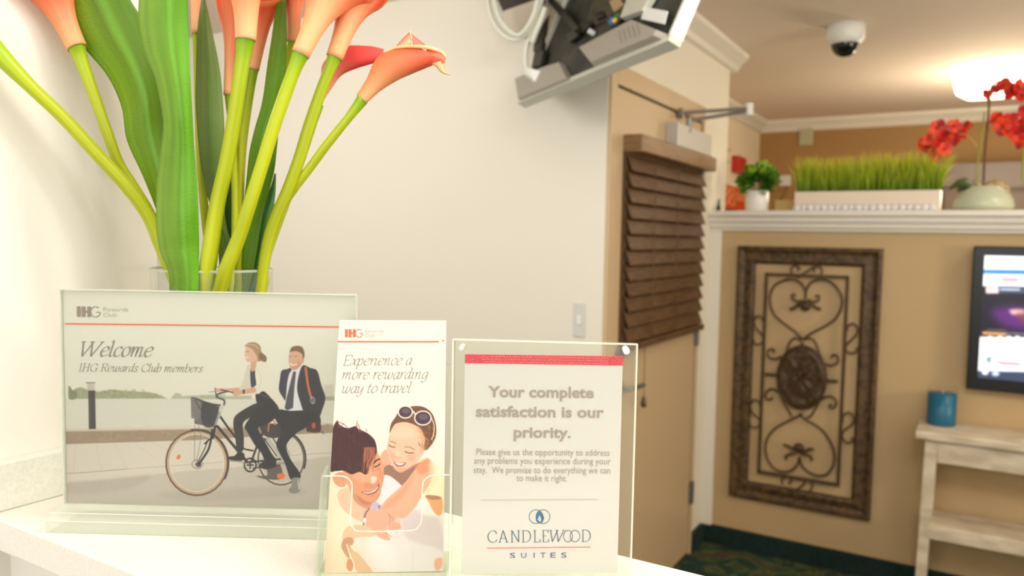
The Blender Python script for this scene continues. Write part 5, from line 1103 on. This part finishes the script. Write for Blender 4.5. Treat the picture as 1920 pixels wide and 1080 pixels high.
oleaf([(1842,350),(1834,342),(1826,338)], .02, 'leaf', mat('orchid_leaf_pale'))
# flowers: five petals round a lip, petals are shared meshes
pe = MB(); n_ = 7; v = []
for i in range(n_):
    u = i/(n_-1); wd = .52*math.sin(math.pi*min(.99, .1+.84*u))**.8
    for j in range(5): s_ = (j-2)/2; v.append((u, wd*s_, .22*u*u-.12*abs(s_)*wd+.10*math.sin(3*u)))
pe.add(v, [(i*5+j, i*5+j+1, (i+1)*5+j+1, (i+1)*5+j) for i in range(n_-1) for j in range(4)])
Mp = [mat('petal_red', (206, 30, 20), .5), mat('petal_orange_red', (232, 66, 26), .5), mat('petal_crimson', (176, 20, 30), .5)]
pms = []
for m_ in Mp:
    me = bpy.data.meshes.new('petal'); me.from_pydata(pe.v, [], pe.f); me.materials.append(m_); me.polygons.foreach_set('use_smooth', [True]*len(me.polygons)); pms.append(me)
lipm = MB().lathe((0, 0, 0), [(.001, 0), (.12, .05), (.16, .14), (.06, .24), (.001, .25)], 8, cap=False)
lme = bpy.data.meshes.new('flower'); lme.from_pydata(lipm.v, [], lipm.f); lme.materials.append(mat('orchid_lip', (150, 16, 24), .5))
fls = [(1735,271,26),(1745,282,22),(1757,240,25),(1762,262,27),(1770,280,22),(1779,250,26),(1788,236,22),(1799,248,22),(1812,238,20),(1752,295,17),(1740,262,18),(1790,262,18),
       (1852,176,15),(1868,166,15),(1883,158,22),(1898,172,24),(1908,160,22),(1916,180,22),(1928,168,22),
       (1868,222,22),(1880,236,26),(1893,226,24),(1890,248,20),(1906,250,24),(1916,236,22),(1926,256,24),(1912,270,14),(1922,208,22)]
for i, (x, y, s_) in enumerate(fls):
    c = PO.W(x, y, random.uniform(-.02, .03)); S = s_/2/F*3.55*1.28
    fl_ = bpy.data.objects.new('flower', lme); COL.objects.link(fl_); fl_.parent = orc; fl_.matrix_parent_inverse = Matrix.Translation(-Vector(WORLDLOC[orc.name]))
    face = Vector((random.gauss(0, .5), -1, random.gauss(-.1, .4))).normalized(); fl_.matrix_basis = Matrix.Translation(Vector(c)) @ face.to_track_quat('Z', 'Y').to_matrix().to_4x4() @ Matrix.Rotation(random.uniform(0, 6), 4, 'Z') @ Matrix.Scale(S, 4)
    for k in range(5):
        p_ = bpy.data.objects.new('petal', pms[(i+k*2) % 3 if k % 2 else (0 if i % 2 else 1)]); COL.objects.link(p_); p_.parent = fl_
        p_.matrix_basis = Matrix.Rotation(k*2*math.pi/5, 4, 'Z') @ Matrix.Scale(1.0 if k % 2 else .88, 4)

# ------------------------------------------------------------------ wall art on the half wall
WY = 3.655
def wp(x, y, off=0): return on(x, y, 1, WY-off)
X0, X1, Z0, Z1 = wp(1375, 700)[0], wp(1644.5, 700)[0], .5*(wp(1367, 929)[2]+wp(1633, 978)[2]), .5*(wp(1384, 461)[2]+wp(1656, 466)[2])
fw = .5*((wp(1416.5, 496)[0]-wp(1384, 461)[0])+(wp(1656, 466)[0]-wp(1616, 498)[0]))
art = thing('wall_art', 'framed scrolled iron panel with an oval medallion on the tan half wall', 'wall art', ((X0+X1)/2, WY, Z0))
pf = [(0, 0), (0, .026), (.014, .030), (.024, .020), (.034, .014), (.048, .018), (fw-.016, .022), (fw-.006, .016), (fw, .008), (fw, 0)]
def bar(A, B, inx, inz, da, db):
    lo = []; hi = []
    for a_, h_ in pf:
        lo.append((A[0]+inx*a_+da[0]*a_, 3.678-h_, A[1]+inz*a_+da[1]*a_)); hi.append((B[0]+inx*a_+db[0]*a_, 3.678-h_, B[1]+inz*a_+db[1]*a_))
    MB().hexa(lo, hi).build('frame_bar', M_frame, art)
bar((X0, Z0), (X0, Z1), 1, 0, (0, 1), (0, -1)); bar((X1, Z0), (X1, Z1), -1, 0, (0, 1), (0, -1)); bar((X0, Z1), (X1, Z1), 0, -1, (1, 0), (-1, 0)); bar((X0, Z0), (X1, Z0), 0, 1, (1, 0), (-1, 0))
def u5(P): return [(1340+x/3.856, 440+y/3.856) for x, y in P]
def l6(P): return [(1340+x/3.6, 700+y/3.6) for x, y in P]
def m3(P): return [(1440+x/6., 620+y/6.) for x, y in P]
iron = lambda P, r=.0052, name='scroll': MB().tube([wp(x, y, .0) for x, y in spline(P, 7)], r, 8).build(name, M_bronze, art, smooth=True)
ix0, ix1 = wp(1430, 700)[0], wp(1581, 700)[0]; izt = wp(1513, 517)[2]; izb = wp(1497, 897)[2]; b_ = .007
for a, c in (((ix0-b_, izb-b_), (ix0+b_, izt+b_)), ((ix1-b_, izb-b_), (ix1+b_, izt+b_)), ((ix0, izt-b_), (ix1, izt+b_)), ((ix0, izb-b_), (ix1, izb+b_))):
    MB().box((a[0], WY-.006, a[1]), (c[0], WY+.006, c[1])).build('inner_bar', M_bronze, art, bevel=.002)
iron(u5([(655,470),(655,405),(622,350),(560,322),(490,335),(430,372),(402,440),(406,520),(440,590),(510,650),(580,700),(632,752)]))
iron(u5([(655,470),(662,405),(692,350),(750,325),(830,338),(888,390),(918,450),(914,530),(870,610),(790,665),(700,712),(636,758)]))
iron(l6([(572,560),(560,610),(520,655),(460,665),(400,640),(358,580),(342,500),(360,430),(410,370),(490,325),(560,290),(590,270)]))
iron(l6([(572,560),(590,625),(640,670),(700,692),(760,680),(800,620),(808,550),(790,480),(740,400),(680,350),(610,310),(570,270)]))
for P in ([(615,480),(590,478),(566,465),(556,442),(570,430),(585,446)], [(700,480),(730,486),(752,470),(755,446),(740,438),(728,452)]): iron(u5(P), .0042)
for P in ([(545,540),(575,530),(605,505),(640,500)], [(768,540),(735,530),(705,505),(670,500)], [(625,470),(640,500),(650,520)], [(690,470),(670,500),(655,520)]): iron(u5(P), .007, 'petal')
for P in ([(465,480),(490,490),(520,505),(550,520)], [(670,515),(640,512),(610,530),(580,540)], [(485,580),(480,560),(510,545),(545,540)], [(655,590),(650,565),(620,550),(590,545)]): iron(l6(P), .0065, 'petal')
for c in (u5([(655,515)])[0], l6([(568,505)])[0]):
    p = wp(*c); MB().lathe((0, 0, 0), [(.001, .012), (.016, .009), (.022, 0), (.016, -.009), (.001, -.012)], 12, cap=False).build('flower_centre', M_bronze, art, smooth=True).matrix_basis = Matrix.Translation(Vector(p)) @ Matrix.Rotation(math.pi/2, 4, 'X') @ Matrix.Scale(1.1, 4)
# medallion: pierced oval with relief
mcx, mcy = wp(1503, 708), None; mrx = .5*(wp(1548, 708)[0]-wp(1458, 708)[0]); mrz = .5*(wp(1503, 650)[2]-wp(1503, 767)[2])
mb = MB(); v = []; nr, na = 9, 44
for i in range(nr):
    for j in range(na):
        r_ = (i+.001)/(nr-1); a = 2*math.pi*j/na; x = r_*mrx*math.cos(a); z = r_*mrz*math.sin(a)
        hgt = .006+.007*math.sin(x*160)*math.cos(z*120+1)+.005*math.sin(a*6)*r_ + (.006 if i == nr-2 else 0) - (.006 if i == nr-1 else 0)
        v.append((mcx[0]+x, WY-hgt, mcx[2]+z))
mb.add(v, [(i*na+j, i*na+(j+1) % na, (i+1)*na+(j+1) % na, (i+1)*na+j) for i in range(nr-1) for j in range(na)]); mb.build('medallion', M_bronze, art, smooth=True, solid=.004)
th = np.linspace(0, 2*math.pi, 45); MB().tube([(mcx[0]+mrx*math.cos(t), WY, mcx[2]+mrz*math.sin(t)) for t in th], .0065, 8, cap=False).build('medallion_ring', M_bronze, art, smooth=True)
for k in range(16):   # raised scrolls inside the oval
    a = k*2.39996; r_ = .25+.62*((k*.37) % 1); cx = mcx[0]+mrx*r_*math.cos(a)*.8; cz = mcx[2]+mrz*r_*math.sin(a)*.8; s_ = .013
    MB().tube([(cx+s_*(1-t/9)*math.cos(t+a), WY-.014, cz+s_*(1-t/9)*math.sin(t+a)) for t in np.linspace(0, 7, 16)], .0034, 6).build('relief_scroll', M_bronze, art, smooth=True)
MB().hexa([wp(x, y, -.002) for x, y in m3([(380,120),(330,200),(300,300),(460,300),(430,190)])], [wp(x, y, .010) for x, y in m3([(380,120),(330,200),(300,300),(460,300),(430,190)])]).build('medallion_crown', M_bronze, art, bevel=.003)
for P in ([(375,110),(300,84),(240,140),(205,240),(150,330)], [(400,100),(490,90),(540,150),(580,260),(620,340)], [(330,185),(230,240),(160,310),(112,440)], [(430,185),(520,240),(600,310),(645,440)],
          [(112,620),(150,740),(210,860),(270,960)], [(645,640),(610,740),(530,880),(480,960),(430,975)], [(150,285),(90,318),(30,310),(-5,260),(15,215),(50,205),(70,225),(50,245)], [(620,360),(700,392),(770,370),(790,310),(760,272),(720,280),(715,310)],
          [(120,690),(50,655),(-10,680),(-30,740),(0,775),(40,770),(50,745)], [(600,780),(660,740),(730,750),(770,800),(750,860),(710,870),(690,840),(715,825)]): iron(m3(P), .0046)
for P in ([(-30,490),(100,500)], [(645,560),(790,570)]): iron(m3(P), .007, 'cross_bar')
for P in ([(355,645),(340,600),(305,590),(285,625),(300,675),(335,715),(350,760),(325,795),(290,785),(280,755)], [(955,700),(965,660),(1000,645),(1030,670),(1025,720),(960,790),(945,820),(970,855),(1020,850),(1030,815)],
          [(560,285),(555,240),(585,225),(612,240),(600,262)], [(770,290),(775,250),(745,230),(715,245),(725,272)], [(610,300),(660,270),(720,230)], [(580,300),(620,310),(560,285)]): iron(u5(P), .0042)
for P in ([(310,240),(300,195),(265,180),(240,215),(255,265),(300,310),(300,350),(270,370),(240,350)], [(862,330),(870,285),(905,265),(935,290),(930,340),(870,390),(862,430),(890,468),(930,460),(925,430)],
          [(460,750),(455,715),(490,700),(520,720),(500,745)], [(640,800),(660,765),(645,730),(610,725),(600,755)], [(480,770),(540,790),(610,740)]): iron(l6(P), .0042)

# ------------------------------------------------------------------ television on the half wall
TX0 = wp(1818, 600)[0]; TX1 = TX0+1.02; TZ1 = wp(1826, 461)[2]; TZ0 = wp(1811, 726)[2]
t2 = thing('wall_television', 'black flat television with a lit web page, mounted on the tan half wall', 'television', ((TX0+TX1)/2, 3.68, TZ0))
Yt = 3.61
MB().box((TX0, Yt, TZ0), (TX1, 3.665, TZ1)).build('bezel', M_black, t2, bevel=.006); MB().box((TX0+.2, 3.66, TZ0+.1), (TX1-.2, 3.68, TZ1-.1)).build('wall_plate', M_steel, t2)
sx0 = on(1840, 590, 1, Yt)[0]; sz1 = on(1846, 479, 1, Yt)[2]; sz0 = on(1834, 708, 1, Yt)[2]; sx1 = TX1-(sx0-TX0)
cs = Canvas(1820, 465, 2500, 780, .8, (236, 238, 242))
Q = lambda P: [(1700+x/2.7, 400+y/2.7) for x, y in P]
cs.poly(Q([(380,200),(1500,200),(1500,400),(380,380)]), (226, 232, 246), smooth=False); cs.poly(Q([(380,285),(1500,295),(1500,325),(380,305)]), (30, 112, 190), smooth=False)
cs.poly(Q([(480,325),(565,325),(565,348),(480,346)]), (236, 150, 160), smooth=False); cs.line(Q([(420,335),(470,335)]), 2, (200, 200, 210))
cs.poly(Q([(370,368),(1500,385),(1500,640),(370,625)]), (22, 22, 34), smooth=False); cs.poly(Q([(468,374),(1500,384),(1500,412),(468,404)]), (60, 72, 96), smooth=False)
cs.poly(Q([(402,372),(465,372),(465,404),(402,404)]), (236, 206, 214), smooth=False); cs.line(Q([(475,384),(570,386)]), 3, (190, 210, 236)); cs.poly(Q([(430,500),(520,470),(640,500),(640,590),(500,575)]), (84, 34, 110), .9, True, 8); cs.poly(Q([(525,490),(590,488),(600,510),(540,512)]), (240, 190, 186), .9, True, 3); cs.poly(Q([(560,510),(660,500),(660,560),(590,550)]), (110, 60, 60), .9, True, 6)
cs.line(Q([(390,606),(500,612)]), 5, (206, 150, 84)); cs.line(Q([(500,606),(640,615)]), 3, (110, 110, 116)); cs.line(Q([(410,590),(500,592)]), 2, (160, 160, 170), .6)
for x in (422, 472, 518, 560): cs.ell(Q([(x, 627)])[0], 4.5, 2.6, (236, 236, 240))
cs.poly(Q([(350,632),(1500,650),(1500,820),(350,797)]), (222, 232, 240), smooth=False); cs.line(Q([(480,758),(572,764)]), 4, (232, 96, 110)); cs.line(Q([(460,752),(475,755)]), 4, (232, 130, 140)); cs.poly(Q([(405,728),(430,728),(425,755),(405,755)]), (110, 124, 134), .8)
for y in (655, 680, 705): cs.line(Q([(400,y),(590,y+4)]), 1.5, (196, 206, 216), .8)
cs.poly(Q([(350,797),(1500,820),(1500,900),(350,860)]), (52, 62, 88), smooth=False); cs.ell(Q([(397, 806)])[0], 6, 4, (228, 232, 244)); cs.ell(Q([(450, 812)])[0], 7, 4, (190, 206, 226))
print_mesh('screen', cs, A3((sx0, Yt-.001, sz0)), A3((1, 0, 0)), A3((0, 0, 1)), np.linspace(0, sx1-sx0, 300), np.linspace(sz1-sz0, 0, 170), mat('lit_screen', attr='Col', rough=.3, emit=.85), t2)

# ------------------------------------------------------------------ console table
M_dist = mat('distressed_white_wood', (222, 208, 184), .6, rgb2=(196, 180, 154), noise_scale=9, stretch=(1, 2, 3), bump=.2)
fl0 = on(1716, 808, 2, .735); cyf = fl0[1]; cx_ = fl0[0]
ctb = thing('console_table', 'distressed white wooden console table with a lower shelf below the lit television', 'table', (cx_+.5, (cyf+3.65)/2, 0))
print('console front y', cyf, 'x', cx_)
TYF = max(min(cyf, 3.45), 3.25); tx1 = cx_+1.15
MB().box((cx_, TYF, .705), (tx1, 3.654, .735)).build('tabletop', M_dist, ctb, bevel=.005)
lx0 = cx_+.035
def leg(x, y, s): 
    lo = [(x-.012*s, y, 0), (x+.036-.012*s, y, 0), (x+.036-.012*s, y+.036, 0), (x-.012*s, y+.036, 0)]; hi = [(x, y, .705), (x+.045, y, .705), (x+.045, y+.045, .705), (x, y+.045, .705)]
    MB().hexa(lo, hi).build('leg', M_dist, ctb, bevel=.003)
leg(lx0, TYF+.02, 1); leg(lx0, 3.60, 1); leg(tx1-.08, TYF+.02, -1); leg(tx1-.08, 3.60, -1)
MB().box((lx0+.045, TYF+.025, .615), (tx1-.08, TYF+.045, .705)).build('apron', M_dist, ctb, bevel=.002); MB().box((lx0+.008, TYF+.065, .615), (lx0+.028, 3.60, .705)).build('apron', M_dist, ctb); MB().box((lx0+.045, 3.62, .615), (tx1-.08, 3.635, .705)).build('apron', M_dist, ctb)
zs = on(1745, 985, 1, TYF+.02)[2]; zs2 = on(1742, 1018, 1, TYF+.02)[2]; print('shelf z', zs, zs2)
MB().box((lx0+.02, TYF+.018, zs-.055), (tx1-.06, 3.64, zs)).build('shelf', M_dist, ctb, bevel=.003)
# candle in a glass jar
jc = on(1766, 787, 2, .735); jr = 23.5/F*3.35
jc[1] = min(max(jc[1], TYF+jr+.01), 3.654-jr); jt = on(1766, 737, 1, jc[1])[2]-.735; jc[0] = on(1766, 760, 1, jc[1])[0]
cj = thing('candle_jar', 'teal blue candle in a clear glass jar on the console table', 'candle', (jc[0], jc[1], .735))
MB().lathe((jc[0], jc[1], .7355), [(jr*.93, 0), (jr*.97, .006), (jr*.97, jt), (.001, jt)], 28).build('wax', mat('teal_wax', (0, 100, 132), .35), cj, smooth=True, bevel=.0)
MB().lathe((jc[0], jc[1], .7355), [(jr*.95, -.0003), (jr, .004), (jr, jt+.022), (jr*.92, jt+.034)], 28, cap=False)  .build('glass', clear('jar_glass', (252, 253, 252), body=.01, ior=1.08), cj, smooth=True)
MB().tube([(jc[0], jc[1], .735+jt), (jc[0]+.003, jc[1], .735+jt+.012)], .0015, 5).build('wick', M_white, cj)
